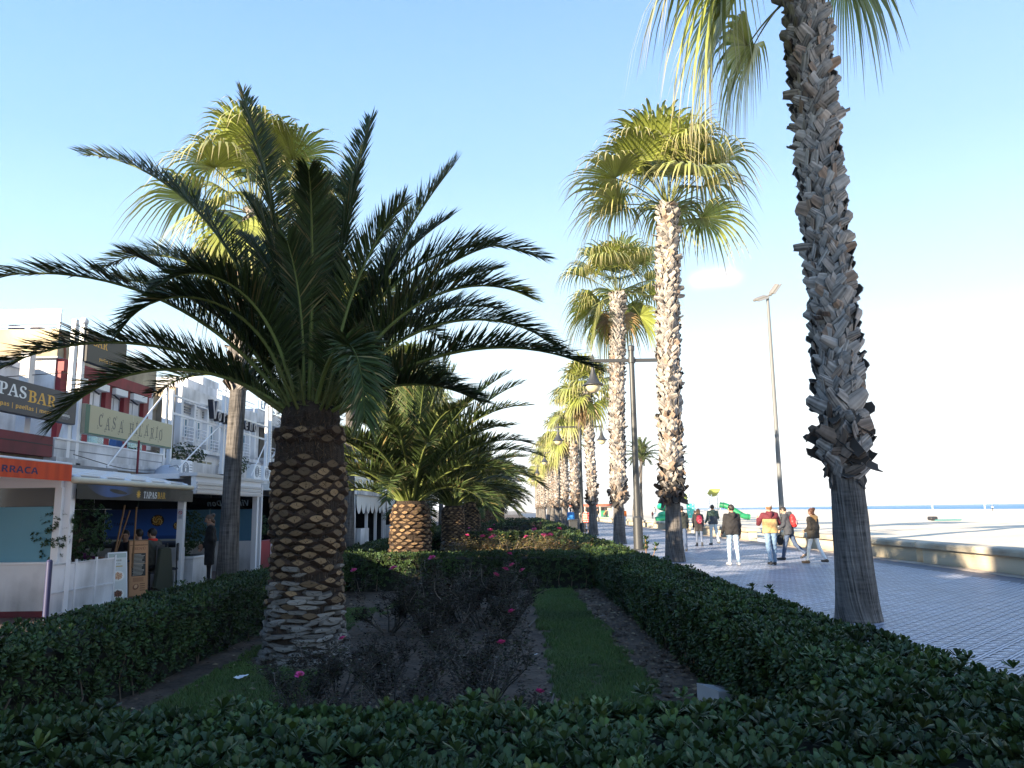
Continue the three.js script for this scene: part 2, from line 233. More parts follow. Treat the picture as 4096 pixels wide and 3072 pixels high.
// cut leaf base of a date palm: a lozenge, +Z outward
function leafBaseG(seed, grey) {
  const R = RNG(seed), g = new GB(), w = (grey ? 0.135 : 0.118) * R.r(0.9, 1.1), h = (grey ? 0.033 : 0.068) * R.r(0.85, 1.15), n = 8, out = [], inn = [], f = grey ? R.r(0.7, 0.95) : R.r(0.52, 0.76), dull = !grey && R() < 0.45, ex = grey ? 1 : 1.45;
  const t = dull ? R.r(0.3, 0.55) : R.r(0.6, 1.05), face = grey ? (R() < 0.45 ? [0.17 * t, 0.142 * t, 0.112 * t] : [0.225 * t, 0.205 * t, 0.185 * t]) : [0.26 * t, 0.165 * t, 0.085 * t], side = grey ? [0.06, 0.052, 0.045] : [0.024, 0.013, 0.008];
  for (let k = 0; k < n; k++) { const a = k / n * 2 * PI, sx = Math.sign(Math.cos(a)) * Math.pow(Math.abs(Math.cos(a)), ex), sy = Math.sign(Math.sin(a)) * Math.pow(Math.abs(Math.sin(a)), ex), j = grey ? R.r(0.72, 1.2) : R.r(0.9, 1.1); out.push(V(sx * w * 1.12 * j, sy * h * 1.15 * j, -0.02)); inn.push(V(sx * w * f * j, sy * h * f * j + 0.008, 0.045 + 0.012 * R())); }
  for (let k = 0; k < n; k++) { const m = (k + 1) % n; g.q(g.v(out[k], side), g.v(out[m], side), g.v(inn[m], side.map((c) => c * 2)), g.v(inn[k], side.map((c) => c * 2))); g.t(g.v(V(R.r(-0.015, 0.015), 0.004, 0.056), face.map((c) => c * 1.1)), g.v(inn[k], face), g.v(inn[m], face)); }
  return g.build();
}
const baseMat = std([1, 1, 1], 0.85, { vertexColors: true, bumpMap: T.grain, bumpScale: 0.004 });
const fibreMat = std([0.055, 0.034, 0.021], 0.95, { map: T.bark, bumpMap: T.bark, bumpScale: 0.03 });
const baseTan = [1, 2, 3, 4, 5, 6, 7, 8, 9, 10].map((k) => leafBaseG(k * 31, false)), baseGrey = [1, 2, 3, 4, 5, 6, 7, 8].map((k) => leafBaseG(k * 57, true));
const up0 = V(0, 1, 0);
function outward(a, r, y, tilt, roll, s, off = [0, 0]) { const m = new THREE.Matrix4().makeRotationFromEuler(new THREE.Euler(-tilt, PI / 2 - a, roll, 'YXZ')); m.scale(V(...s)); m.setPosition(Math.cos(a) * r + off[0], y, Math.sin(a) * r + off[1]); return m; }
function leafBases(palm, prof, H, seed, nPart, greyTo, toCam) {
  const R = RNG(seed), L = [], { rad } = trunkG(prof, 8, 1); let y = 0.02, row = 0;
  while (y < H) { const r = rad(y), n = Math.round(2 * PI * r / 0.215), dy = y < greyTo ? 0.05 : 0.078; const bare = H > 2 && y > 2.26 && y < 2.46; for (let k = 0; k < n; k++) { if (R() < (bare ? 0.85 : 0.07)) continue; const a = (k + (row % 2) * 0.5 + R.r(-0.1, 0.1)) / n * 2 * PI + row * 0.02, gr = y < greyTo + R.r(-0.45, 0.3), yy = y + R.r(-0.016, 0.016); L.push({ a, y: yy, gr, m: outward(a, r + (gr ? R.r(-0.02, 0.01) : R.r(-0.01, 0.012)), yy, gr ? R.r(-0.25, 0.15) : R.r(0, 0.3), gr ? R.r(-0.2, 0.2) : R.r(-0.12, 0.12), gr ? [R.r(0.8, 1.15), R.r(0.7, 1.2), R.r(0.3, 1.1)] : [R.r(0.88, 1.1), R.r(0.75, 1.1) * (y < 1.5 ? 0.8 : 1), R.r(0.5, 1.2)]), v: R.i(gr ? 8 : 10) }); } y += dy; row++; }
  L.sort((p, q) => Math.cos(p.a - toCam) < Math.cos(q.a - toCam) ? 1 : -1);
  const rest = []; L.forEach((b, k) => { const gg = (b.gr ? baseGrey : baseTan)[b.v]; if (k < nPart) { const m = part(palm, 'leaf_base', gg, baseMat); m.applyMatrix4(b.m); } else { rest.push(gg.clone().applyMatrix4(b.m)); } });
  if (rest.length) part(palm, 'leaf_bases', mg(rest), baseMat, null, null, { kind: 'stuff' });
}
const PROF1 = [[0, 0.5], [0.12, 0.455], [0.5, 0.41], [1.0, 0.375], [1.6, 0.39], [2.1, 0.405], [2.45, 0.385], [2.75, 0.33]];
{
  const P = thing('date_palm', 'big squat date palm in the foreground with thick scaly trunk and dark shaded feather fronds', 'palm tree', [-2.42, 0, -9.4]);
  part(P, 'trunk', trunkG(PROF1, 28, 3, 0.05).geo, fibreMat);
  const cam = Math.atan2(9.4, 2.42);
  leafBases(P, PROF1, 2.66, 11, 300, 0.85, cam);
  // shaggy brown fibre under the crown
  { const R = RNG(8), g = new GB(); for (let k = 0; k < 2600; k++) { const a = R() * 2 * PI, y = k < 1100 ? R.r(2.25, 2.85) : R.r(0.8, 2.7), r = (y > 2.6 ? 0.36 : 0.405), d = V(Math.cos(a + R.r(-0.9, 0.9)), R.r(-0.7, 0.9), Math.sin(a + R.r(-0.9, 0.9))).normalize(), p = V(Math.cos(a) * r, y, Math.sin(a) * r), l = R.r(0.04, 0.14), s = V(-Math.sin(a), 0, Math.cos(a)).multiplyScalar(0.005), c = R() < 0.3 ? [0.14, 0.09, 0.05] : [0.06, 0.036, 0.022]; g.t(g.v(p.clone().add(s), c), g.v(p.clone().sub(s), c), g.v(p.clone().addScaledVector(d, l), c)); } part(P, 'fibre', g.build(), std([1, 1, 1], 0.9, { vertexColors: true, side: THREE.DoubleSide }), null, null, { kind: 'stuff' }); }
  // heart of the crown
  { const g = new THREE.SphereGeometry(0.36, 12, 8); g.scale(1, 0.8, 1); part(P, 'crown_heart', g, fibreMat, [0, 2.75, 0]); }
  // [azimuth, e0, e1, length, power, sway] : 0 = right, 90 = towards the camera, 180 = left
  const F = [[218, 78, 62, 5.0, 1.5, 0], [305, 86, 70, 4.2, 1.5, 0], [284, 82, 68, 3.6, 1.6, 0.2], [190, 71, 8, 5.2, 1.6, 0.1], [338, 72, 53, 3.82, 1.5, 0], [80, 85, 5, 2.9, 3.2, 0], [172, 53, -13, 4.1, 1.2, 0.05], [203, 64, -18, 4.6, 1.5, 0], [152, 72, -70, 2.7, 1.7, 0.1],
    [170, 40, -35, 3.65, 1.2, 0], [158, 36, -60, 2.8, 1.3, 0], [216, 32, -20, 3.5, 1.3, 0], [345, 76, -27, 4.0, 1.5, 0], [8, 59, -33, 3.1, 1.8, -0.15], [347, 57, -38, 3.4, 1.3, 0], [14, 33, -30, 3.4, 1.3, 0.05], [28, 25, -31, 2.2, 1.2, 0], [62, 54, -84, 2.75, 1.1, 0.1],
    [255, 74, 30, 3.6, 1.5, 0], [325, 74, 35, 3.4, 1.4, 0], [235, 66, -5, 3.7, 1.4, 0], [270, 60, 0, 3.5, 1.4, 0], [295, 55, -15, 3.5, 1.4, 0], [320, 58, -4, 3.4, 1.3, 0], [240, 50, -22, 3.0, 1.3, 0], [280, 46, -28, 2.6, 1.2, 0], [260, 30, -50, 1.9, 1.2, 0], [305, 46, -20, 2.6, 1.2, 0], [125, 70, -50, 2.5, 2.0, 0.1],
    [330, 62, 12, 3.3, 1.4, 0], [228, 72, 24, 3.6, 1.5, 0], [350, 66, 20, 3.0, 1.4, 0], [195, 56, 4, 3.4, 1.4, 0], [200, 84, 50, 3.0, 2, 0], [20, 80, 42, 2.7, 1.8, 0], [265, 88, 74, 3.2, 1.5, 0], [100, 86, 45, 2.0, 2, 0], [180, 58, 20, 3.0, 1.5, 0]];
  F.forEach(([az, e0, e1, L, pw, sway], k) => { const r = (az * D), f = part(P, 'frond', featherFrond({ L, e0, e1, pw, sway, n: 290, leaf: 0.5, wl: 0.0085, seed: 100 + k, tone: k === 17 ? 1.5 : 1, bend: k === 17 ? 2 : 1 }), dateLeaf, [Math.cos(r) * 0.2, 2.72 + 0.14 * Math.sin(e0 * D), Math.sin(r) * 0.2], [0, -r, 0]); if (k === 17) f.userData.label = 'old greyish frond hanging forward over the trunk'; });
  // bare thorny petioles inside the crown
  { const R = RNG(77), g = new GB(); for (let k = 0; k < 46; k++) { const a = R() * 2 * PI, e = R.r(30, 85) * D, l = R.r(0.5, 1.1), p0 = V(Math.cos(a) * 0.2, 2.75, Math.sin(a) * 0.2), d = V(Math.cos(a) * Math.cos(e), Math.sin(e), Math.sin(a) * Math.cos(e)); g.tube([p0, p0.clone().addScaledVector(d, l * 0.5), p0.clone().addScaledVector(d, l)], (t) => 0.028 * (1 - t) + 0.003, 4, [0.11, 0.125, 0.04], false); for (let i = 0; i < 14; i++) { const q = p0.clone().addScaledVector(d, l * R.r(0.2, 1)), s = V(R.r(-1, 1), R.r(-0.3, 1), R.r(-1, 1)).normalize(); g.tube([q, q.clone().addScaledVector(s, R.r(0.08, 0.25))], (t) => 0.005 * (1 - t) + 0.001, 3, [0.12, 0.13, 0.045], false); } } part(P, 'petioles', g.build(), dateLeaf, null, null, { kind: 'stuff' }); }
}
// the other date palms of the strip share two sets of fronds
const dateFronds = [[84, 60, 3.4, 1.5], [74, 25, 3.5, 1.4], [64, -5, 3.5, 1.4], [54, -25, 3.4, 1.3], [42, -42, 3.2, 1.3], [30, -55, 2.8, 1.2], [12, -70, 2.2, 1.1]].map(([e0, e1, L, pw], k) => [0, 1].map((q) => featherFrond({ L: L * (1 - 0.06 * q), e0, e1, pw, n: 120, leaf: 0.5, wl: 0.013, K: 14, seed: 300 + k * 2 + q, sway: q ? 0.2 : -0.12, tone: 1.35 })));
const PROF2 = [[0, 0.5], [0.4, 0.46], [1.0, 0.45], [1.5, 0.44], [1.75, 0.4], [1.9, 0.34]];
function fillCrown(P, y, n, seed, s = 1) {
  const R = RNG(seed); for (let k = 0; k < n; k++) { const t = k / n, c = Math.min(5, Math.floor(t * 5.3)), r = k * 2.39996 + R.r(-0.25, 0.25), q = s * R.r(0.88, 1.1), f = part(P, 'frond', dateFronds[c][R.i(2)], dateLeaf, [Math.cos(r) * 0.17, y, Math.sin(r) * 0.17], [R.r(-0.12, 0.12), -r, R.r(-0.1, 0.1)]); f.scale.set(q, q, q); }
}
{
  const P = thing('date_palm', 'second date palm, short trunk with sunlit leaf scars, behind the cross hedge', 'palm tree', [-2.44, 0, -18.9]);
  part(P, 'trunk', trunkG(PROF2, 24, 5, 0.05).geo, fibreMat); leafBases(P, PROF2, 1.8, 12, 0, 0.35, 0); fillCrown(P, 1.85, 60, 21, 1.02);
  const where = ['third along the bed, dark trunk right behind the second', 'fourth along the bed, taller trunk', 'fifth along the bed, small in the distance', 'sixth along the bed, small with a sunlit top', 'seventh along the bed, far away', 'farthest one of the bed, low pale crown'];
  [[-2.44, -32, 0.98], [-2.35, -43.5, 1.12], [-2.3, -56, 1.05], [-2.4, -68, 1.1], [-2.2, -81, 1.2], [-1.6, -94, 1.0]].forEach(([x, z, s], k) => copy(P, 'date palm with thick scaly trunk, ' + where[k], [x, 0, z], k * 1.3 + 0.7, s));
}
// fan frond of a Washington palm along +X; stalk, pleated blade, hanging thread-like tips
function fanFrond({ e0, pet = 1.1, blade = 1.15, droop = 0.6, seed = 1, dead = 0, segN = 34, St = 5 }) {
  const R = RNG(seed), g = new GB(), pts = []; let p = V(0, 0, 0), Tn; const K = 6, e1 = e0 - 12 - R() * 14;
  for (let k = 0; k <= K; k++) { const e = lerp(e0, e1, k / K) * D; Tn = V(Math.cos(e), Math.sin(e), 0); pts.push(p.clone()); if (k < K) p = p.clone().addScaledVector(Tn, pet / K); }
  g.tube(pts, (t) => 0.024 - 0.012 * t, 5, dead ? [0.2, 0.12, 0.06] : [0.17, 0.19, 0.055], false);
  const h = pts[K], B = V(0, 0, 1), N = B.clone().cross(Tn).normalize(), bendF = R.r(0.1, 0.4);
  const pt = (th, s, len, lift) => {
    const c = Math.cos(th), sn = Math.sin(th), d = Tn.clone().multiplyScalar(c).addScaledVector(B, sn), q = h.clone();
    q.addScaledVector(d, s * len * (1 - 0.22 * Math.max(0, s - 0.5))); q.addScaledVector(N, s * len * (0.32 * sn * sn - bendF * s * 0.5 * (c > 0 ? c : 0)) + lift);
    const f = Math.max(0, s - 0.42) / 0.58; q.y -= droop * len * f * f * 0.75; return q;
  };
  for (let k = 0; k < segN; k++) {
    const th = lerp(-122, 122, (k + 0.5) / segN) * D, dth = 244 * D / segN, len = blade * (0.72 + 0.28 * Math.cos(th * 0.62)) * R.r(0.88, 1.2), b = R.r(0.7, 1.25), j = R.r(-0.07, 0.07);
    let prev; for (let s = 0; s <= St; s++) {
      const t = s / St, w = t < 0.45 ? 0.5 : 0.5 * Math.pow(1 - (t - 0.45) / 0.55, 1.3), tip = sstep(t, 0.6, 1), jj = j * Math.max(0, t - 0.45);
      const base = dead ? [0.25 * b, 0.16 * b, 0.075 * b] : [0.235 * b, 0.27 * b, 0.055 * b], c = base.map((x, i) => lerp(x, [0.4, 0.31, 0.19][i] * b, tip * (dead ? 0.4 : 0.75)));
      const row = [g.v(pt(th - dth * w + jj, t, len, 0), c), g.v(pt(th + jj, t, len, 0.012 * (1 - t)), c.map((x) => x * 1.08)), g.v(pt(th + dth * w + jj, t, len, 0), c)];
      if (prev) { g.q(prev[0], row[0], row[1], prev[1]); g.q(prev[1], row[1], row[2], prev[2]); } prev = row;
    }
  }
  return g.build();
}
const fanSet = (segN, St, nv) => [84, 70, 56, 38, 14, -12, -40].map((e0, k) => [0, 1, 2, 3].slice(0, nv).map((q) => fanFrond({ e0: e0 + [0, 6, -5, 3][q], pet: [1.3, 1.45, 1.5, 1.45, 1.3, 1.2, 1.1][k], blade: [1.6, 1.4, 1.7, 1.5][q], droop: [0.45, 0.6, 0.75, 0.85, 0.95, 1.0, 0.9][k] * [0.55, 1.15, 0.8, 1][q], seed: 500 + k * 4 + q, segN, St, dead: 0 })));
const fans = fanSet(40, 6, 4), fansFar = fanSet(20, 4, 2), deadFans = [-58, -74].map((e0, k) => fanFrond({ e0, pet: 0.8, blade: 1.1, droop: 0.5, seed: 560 + k, dead: 1, segN: 26 }));
function fanCrown(P, y, n, seed, set, off = [0, 0], s = 1, low = 7, dead = 3, extra = [], clear = null) {
  for (const [az, c, q, k, dy] of extra) { const r = az * D, f = part(P, 'frond', set[c][k], fanLeaf, [off[0] + Math.cos(r) * 0.16, y - 0.2 + dy, off[1] + Math.sin(r) * 0.12], [0, -r, 0]); f.scale.setScalar(q); }
  const R = RNG(seed); for (let k = 0; k < n; k++) { const c = Math.min(low - 1, Math.floor(k / n * low)), r = (() => { let q = k * 2.39996 + R.r(-0.3, 0.3); if (clear !== null && c > 3 && Math.cos(q - clear) > 0.5) q += PI * 0.75; return q; })(), q = s * R.r(0.85, 1.1), f = part(P, 'frond', set[c][R.i(set[c].length)], fanLeaf, [off[0] + Math.cos(r) * 0.1, y - 0.035 * c, off[1] + Math.sin(r) * 0.1], [R.r(-0.2, 0.2), -r, R.r(-0.1, 0.1)]); f.scale.set(q, q, q); }
  for (let k = 0; k < dead; k++) { const r = R() * 2 * PI, f = part(P, 'frond', deadFans[k % 2], fanLeaf, [off[0] + Math.cos(r) * 0.12, y - 0.3, off[1] + Math.sin(r) * 0.12], [0, -r, 0], { label: 'dead brown hanging frond' }); f.scale.set(s, s, s); }
}
// split old leaf-stalk base: a curved strap with a forked end, +Y along, +Z outward
function bootG(seed, L, w) {
  const R = RNG(seed), g = new GB(), n = 4, tw = R.r(-0.3, 0.3), curl = R.r(-0.1, 0.26), t = R.r(0.6, 1.1), br = R() < 0.25, base = br ? [0.3 * t, 0.22 * t, 0.165 * t] : [0.32 * t, 0.29 * t, 0.26 * t]; let prev;
  const at = (s, x, th) => { const a = x * 0.5; return V(x * w * (1 - 0.42 * s * s) + tw * s * s * L * 0.4, s * L, 0.015 + 0.12 * s * L + curl * s * s * L * 0.6 - Math.abs(x) * w * 0.3 + th); };
  for (let s = 0; s <= n; s++) { const t2 = s / n, c = base.map((q) => q * (0.75 + 0.35 * t2)), fork = s === n ? [R.r(0.86, 1.0), R.r(0.84, 1.0), R.r(0.86, 1.02)] : [t2, t2, t2]; const f = [-1, 0, 1].map((x, k) => g.v(at(fork[k], x, 0.012), c, x * w * 0.6 + seed, fork[k] * L * 0.5)), b = [-1, 0, 1].map((x, k) => g.v(at(fork[k], x, -0.008), c.map((q) => q * 0.75))); if (prev) { for (let k = 0; k < 2; k++) { g.q(prev.f[k], prev.f[k + 1], f[k + 1], f[k]); g.q(prev.b[k + 1], prev.b[k], b[k], b[k + 1]); } g.q(prev.b[0], prev.f[0], f[0], b[0]); g.q(prev.f[2], prev.b[2], b[2], f[2]); } if (s === n) for (let k = 0; k < 2; k++) g.q(f[k], f[k + 1], b[k + 1], b[k]); prev = { f, b }; }
  return g.build();
}
const boots = [0, 1, 2, 3, 4, 5, 6, 7].map((k) => bootG(900 + k, 0.3, 0.105)), longBoots = [0, 1, 2, 3].map((k) => bootG(940 + k, 0.4, 0.1));
const bootMat = std([1.95, 1.95, 2.0], 0.9, { vertexColors: true, side: THREE.DoubleSide, map: T.bark, bumpMap: T.bark, bumpScale: 0.008 });
const greyBark = std([0.2, 0.182, 0.17], 0.95, { map: T.bark, bumpMap: T.bark, bumpScale: 0.02 }), brownBark = std([0.2, 0.16, 0.125], 0.95, { map: T.bark, bumpMap: T.bark, bumpScale: 0.03 });
function bootList(rad, y0, y1, seed, rowH, lean, H, messy = 1.0) {
  const R = RNG(seed), L = []; let y = y0, row = 0; while (y < y1) { const r = rad(y), n = Math.round(2 * PI * r / 0.135), low = y < y0 + messy; for (let k = 0; k < n; k++) { if (R() < 0.08) continue; const a = (k + (row % 2) * 0.5 + R.r(-0.15, 0.15)) / n * 2 * PI, t = y / H, lr = row % 2 ? 1 : -1, hang = low && R() < 0.35, tilt = hang ? R.r(-2.95, -2.3) : low ? R.r(-0.3, 0.12) : R() < 0.1 ? R.r(-1.0, -0.4) : R.r(-0.2, 0.2); L.push({ a, m: outward(a, r - 0.015, y + R.r(-0.03, 0.03), tilt, lr * (low ? R.r(0.5, 1.3) : R.r(0.55, 1.1)), [R.r(0.7, 1.3), R.r(0.6, 1.3), 1], [lean[0] * t * t, lean[1] * t * t]), g: (low && R() < 0.7 ? longBoots[R.i(4)] : boots[R.i(8)]) }); } y += rowH; row++; } return L;
}
function washington(o) {
  const { label, p, H, r0 = 0.29, r1 = 0.215, smooth = 2, seed, near = 0, rowH = 0.105, fr = 34, set = fans, s = 1, lean = [0, 0], group, low = 7, dead = 3, noBoots } = o;
  const P = thing('fan_palm', label, 'palm tree', p, 0, group), prof = [[0, r0 * 1.16], [0.25, r0 * 1.04], [0.8, r0 * 0.93], [smooth, r0 * 0.8], [smooth + 0.3, r1], [H - 0.3, r1 * 0.92], [H, r1 * 0.7]];
  if (noBoots) prof.splice(3, 4, [2, r0 * 0.8], [H - 0.4, r1], [H, r1 * 0.7]);
  const tr = trunkG(prof, 20, seed, 0.03, lean); part(P, 'trunk', tr.geo, o.bark || greyBark);
  const bl = noBoots ? [] : bootList(tr.rad, smooth, H - 0.15, seed + 1, rowH, lean, H, o.messy), cam = Math.atan2(-p[2], -p[0]);
  if (noBoots) bl.push(...bootList(tr.rad, noBoots, H - 0.15, seed + 1, rowH, lean, H, 0));
  bl.sort((a, b) => Math.cos(b.a - cam) - Math.cos(a.a - cam)); const rest = [];
  bl.forEach((b, k) => { if (k < near) part(P, 'leaf_boot', b.g, bootMat).applyMatrix4(b.m); else rest.push(b.g.clone().applyMatrix4(b.m)); });
  if (rest.length) part(P, 'leaf_boots', mg(rest), bootMat, null, null, { kind: 'stuff' });
  fanCrown(P, H, fr, seed + 2, set, lean, s, low, dead, o.extra, o.clear ? cam : null); return P;
}
washington({ label: 'nearest tall fan palm on the right, grey shaggy trunk running out of the picture top', p: [4.98, 0, -11.85], H: 12.5, r0: 0.29, r1: 0.265, smooth: 2.1, seed: 1100, near: 300, fr: 22, low: 4, dead: 0, messy: 1.1, rowH: 0.1, lean: [-0.1, 0], extra: [[178, 6, 1.35, 0, -0.9], [188, 6, 1.25, 2, -1.1], [170, 5, 1.2, 3, -1.4], [200, 6, 0.95, 1, -2.3], [214, 6, 0.9, 3, -2.2], [160, 6, 1.3, 1, -0.8], [8, 6, 0.9, 0, -1.2], [345, 6, 0.85, 1, -1.1]] });
washington({ label: 'second fan palm on the right, whole sunlit crown left of the nearest trunk', p: [5.0, 0, -25.1], H: 11.7, r0: 0.29, r1: 0.29, smooth: 1.95, seed: 1200, fr: 27, s: 1.3, low: 5, dead: 0, clear: 1, lean: [0.3, 0] });
washington({ label: 'third fan palm on the right, crown partly behind the second, lamp post beside it', p: [5.03, 0, -38.3], H: 12.4, r0: 0.3, r1: 0.3, smooth: 1.9, seed: 1300, fr: 30, s: 1.2, lean: [0.35, 0], dead: 2, clear: 1 });
const W4 = washington({ label: 'fourth fan palm on the right, sunlit trunk just left of the third', p: [5.1, 0, -51.5], H: 9.3, r0: 0.29, r1: 0.25, smooth: 2, seed: 1400, fr: 34, set: fansFar, rowH: 0.14, dead: 5, lean: [-0.2, 0] });
washington({ label: 'fifth fan palm on the right, dark lower trunk beside the blue jacket', p: [5.0, 0, -64.7], H: 9.8, r0: 0.33, r1: 0.3, smooth: 1.9, seed: 1500, fr: 30, set: fansFar, rowH: 0.16, dead: 4 });
const W6 = washington({ label: 'sixth fan palm on the right, close left of the fifth', p: [5.0, 0, -77.5], H: 9.0, r0: 0.34, r1: 0.33, smooth: 1.9, seed: 1600, fr: 30, set: fansFar, rowH: 0.16, dead: 4 });
['seventh', 'eighth', 'ninth', 'tenth', 'eleventh', 'twelfth', 'thirteenth'].forEach((w, k) => copy(W6, w + ' fan palm of the right row, pale trunk in the distant rank', [4.95 + (k % 3) * 0.1, 0, -90.5 - k * 13], k * 1.1 + 0.5, 0.95 + 0.08 * ((k * 7) % 3)));
washington({ label: 'tall fan palm before the bars, smooth grey trunk left of the big date palm', p: [-6.58, 0, -18.5], H: 9.1, r0: 0.25, lean: [0.3, 0], r1: 0.15, smooth: 2, noBoots: 4.6, messy: 0, seed: 1700, fr: 26, dead: 3, rowH: 0.16, s: 0.98 });
const WL = washington({ label: 'second fan palm of the left row, trunk just right of the big date palm', p: [-6.55, 0, -31.7], H: 9.4, r0: 0.26, r1: 0.2, noBoots: 6, seed: 1800, fr: 32, set: fansFar, rowH: 0.16, dead: 4 });
['third', 'fourth', 'fifth'].forEach((w, k) => copy(WL, w + ' fan palm of the left row, mostly hidden by the date palms', [-6.5, 0, -45 - k * 13.2], k + 1, 1));
washington({ label: 'unseen fan palm of the left row, low dense crown shaped to shade the date palm', p: [-6.6, 0, -5.2], H: 7.7, r0: 0.26, r1: 0.2, noBoots: 5, seed: 1900, fr: 58, set: fansFar, rowH: 0.2, dead: 4 });  // out of view; crown lowered and thickened to shade the big date palm
// ---------- hedges, grass, roses ----------
function whorlG(seed, n, len, wid, upright) {
  const R = RNG(seed), g = new GB();
  for (let k = 0; k < n; k++) {
    const a = k * 2.39996 + R.r(-0.2, 0.2), e = lerp(upright, 8, (k / n)) * D + R.r(-0.15, 0.15), l = len * R.r(0.75, 1.1), d = V(Math.cos(a) * Math.cos(e), Math.sin(e), Math.sin(a) * Math.cos(e)), s = V(-Math.sin(a), 0, Math.cos(a)), nn = s.clone().cross(d).multiplyScalar(-1), w = wid * R.r(0.85, 1.15), t = R.r(0.7, 1.3), c = [0.031 * t, 0.058 * t, 0.019 * t], c2 = c.map((x) => x * 1.25);
    const P = (u, x, z) => d.clone().multiplyScalar(u * l).addScaledVector(s, x * w).addScaledVector(nn, z * l).add(V(0, -0.12 * u * u * l, 0));
    const b = g.v(P(0, 0, 0), c), m = g.v(P(0.45, 0, -0.03), c2), mL = g.v(P(0.45, -0.62, 0.015), c), mR = g.v(P(0.45, 0.62, 0.015), c), tL = g.v(P(0.82, -0.95, 0.02), c), tR = g.v(P(0.82, 0.95, 0.02), c), tm = g.v(P(0.8, 0, -0.02), c2), E = g.v(P(1, 0, -0.03), c);
    g.t(b, mL, m); g.t(b, m, mR); g.q(m, mL, tL, tm); g.q(m, tm, tR, mR); g.t(tm, tL, E); g.t(tm, E, tR);
  } return g.build();
}
const hedgeMat = new THREE.MeshPhysicalMaterial({ vertexColors: true, side: THREE.DoubleSide, roughness: 0.55, specularIntensity: 0.5, transmission: 0.1, thickness: 0 });
const whorls = [0, 1, 2, 3].map((k) => whorlG(40 + k, 10 + k % 2, 0.074, 0.0155, 72)), fineWhorls = [0, 1, 2].map((k) => whorlG(60 + k, 7, 0.055, 0.011, 70));
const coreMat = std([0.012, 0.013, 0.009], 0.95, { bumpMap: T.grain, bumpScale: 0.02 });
function hedge(label, x0, x1, z0, z1, h, sp, seed, set = whorls, opt = {}) {
  const H = thing('hedge', label, 'hedge', [(x0 + x1) / 2, 0, (z0 + z1) / 2]), cx = H.position.x, cz = H.position.z, R = RNG(seed);
  const top = (x, z) => h + 0.10 * (fbm(x * 1.3 + seed, z * 1.3, 3) - 0.5) + 0.09 * (fbm(x * 5, z * 5 + seed, 2) - 0.5);
  { const g = new THREE.BoxGeometry(x1 - x0 - 0.16, h - 0.1, z1 - z0 - 0.16, 4, 2, Math.max(2, Math.round((z1 - z0) / 1.5))); g.translate(0, (h - 0.1) / 2 + 0.0, 0); part(H, 'dark_core', g, coreMat); }  // solid near-black filler box, stands for the dim inside of the hedge
  const items = [], add = (x, y, z, n) => items.push([x, y, z, n]);
  const area = (a, b) => Math.round(a * b / (sp * sp));
  for (let k = area(x1 - x0, z1 - z0); k--;) { const x = R.r(x0, x1), z = R.r(z0, z1); add(x, top(x, z) - R() * 0.05, z, V(R.r(-0.45, 0.45), 1, R.r(-0.45, 0.45))); }
  const side = (fx, fz, nx, nz, len) => { for (let k = area(len, h) * 1.1 | 0; k--;) { const t = R(), y = Math.pow(R(), 0.8) * h, inn = R() * 0.06 + (y < 0.22 ? 0.12 * R() : 0); const x = fx(t) - nx * inn + nx * 0.05 * (fbm(t * len * 2, y * 3 + seed, 3) - 0.3), z = fz(t) - nz * inn + nz * 0.05 * (fbm(t * len * 2, y * 3 + seed, 3) - 0.3); add(x, Math.min(y, top(x, z)), z, V(nx + R.r(-0.4, 0.4), 0.55 + R.r(-0.4, 0.6), nz + R.r(-0.4, 0.4))); } };
  const no = opt.skip || '';
  if (!no.includes('w')) side(() => x0, (t) => lerp(z0, z1, t), -1, 0, z1 - z0); if (!no.includes('e')) side(() => x1, (t) => lerp(z0, z1, t), 1, 0, z1 - z0);
  if (!no.includes('s')) side((t) => lerp(x0, x1, t), () => z1, 0, 1, x1 - x0); if (!no.includes('n')) side((t) => lerp(x0, x1, t), () => z0, 0, -1, x1 - x0);
  // a few shoots stick out above the clipped top
  for (let k = Math.round((x1 - x0) * (z1 - z0) * (opt.shoots ?? 3)); k--;) { const x = R.r(x0, x1), z = R.r(z0, z1), y = top(x, z); add(x, y + R.r(0.02, 0.08), z, V(R.r(-0.3, 0.3), 1, R.r(-0.3, 0.3))); }
  const q = new THREE.Quaternion(), q2 = new THREE.Quaternion(), M = new THREE.Matrix4(), buckets = set.map(() => []); let nP = opt.parts || 0;
  if (nP) items.sort((a, b) => (Math.hypot(a[0], a[2]) - a[1] * 0.8 + (Math.abs(a[0] / a[2]) > 0.63 || -a[2] < 3.0 ? 50 : 0)) - (Math.hypot(b[0], b[2]) - b[1] * 0.8 + (Math.abs(b[0] / b[2]) > 0.63 || -b[2] < 3.0 ? 50 : 0)));
  items.forEach(([x, y, z, n], k) => {
    q.setFromUnitVectors(up0, n.normalize()); q2.setFromAxisAngle(up0, R() * 6.28); const s = R.r(0.75, 1.3) * (opt.scale || 1); M.compose(V(x - cx, y, z - cz), q.clone().multiply(q2), V(s, s, s)); const v = R.i(set.length), pale = fbm(x * 1.7 + 5, z * 1.7 + y * 2, 2), t = R.r(0.7, 1.25) * (0.55 + 0.9 * pale), yl = R() < 0.06 ? 1.6 : 0;
    const col = C(t * (1 + 0.4 * yl + (R() < 0.12 ? 0.35 : 0)), t * (1 + 0.25 * yl), t * (R() < 0.3 ? 1.3 : 0.85));
    if (k < nP) { part(H, 'leaf_whorl', set[v], hedgeMat).applyMatrix4(M); } else buckets[v].push([M.clone(), col]);
  });
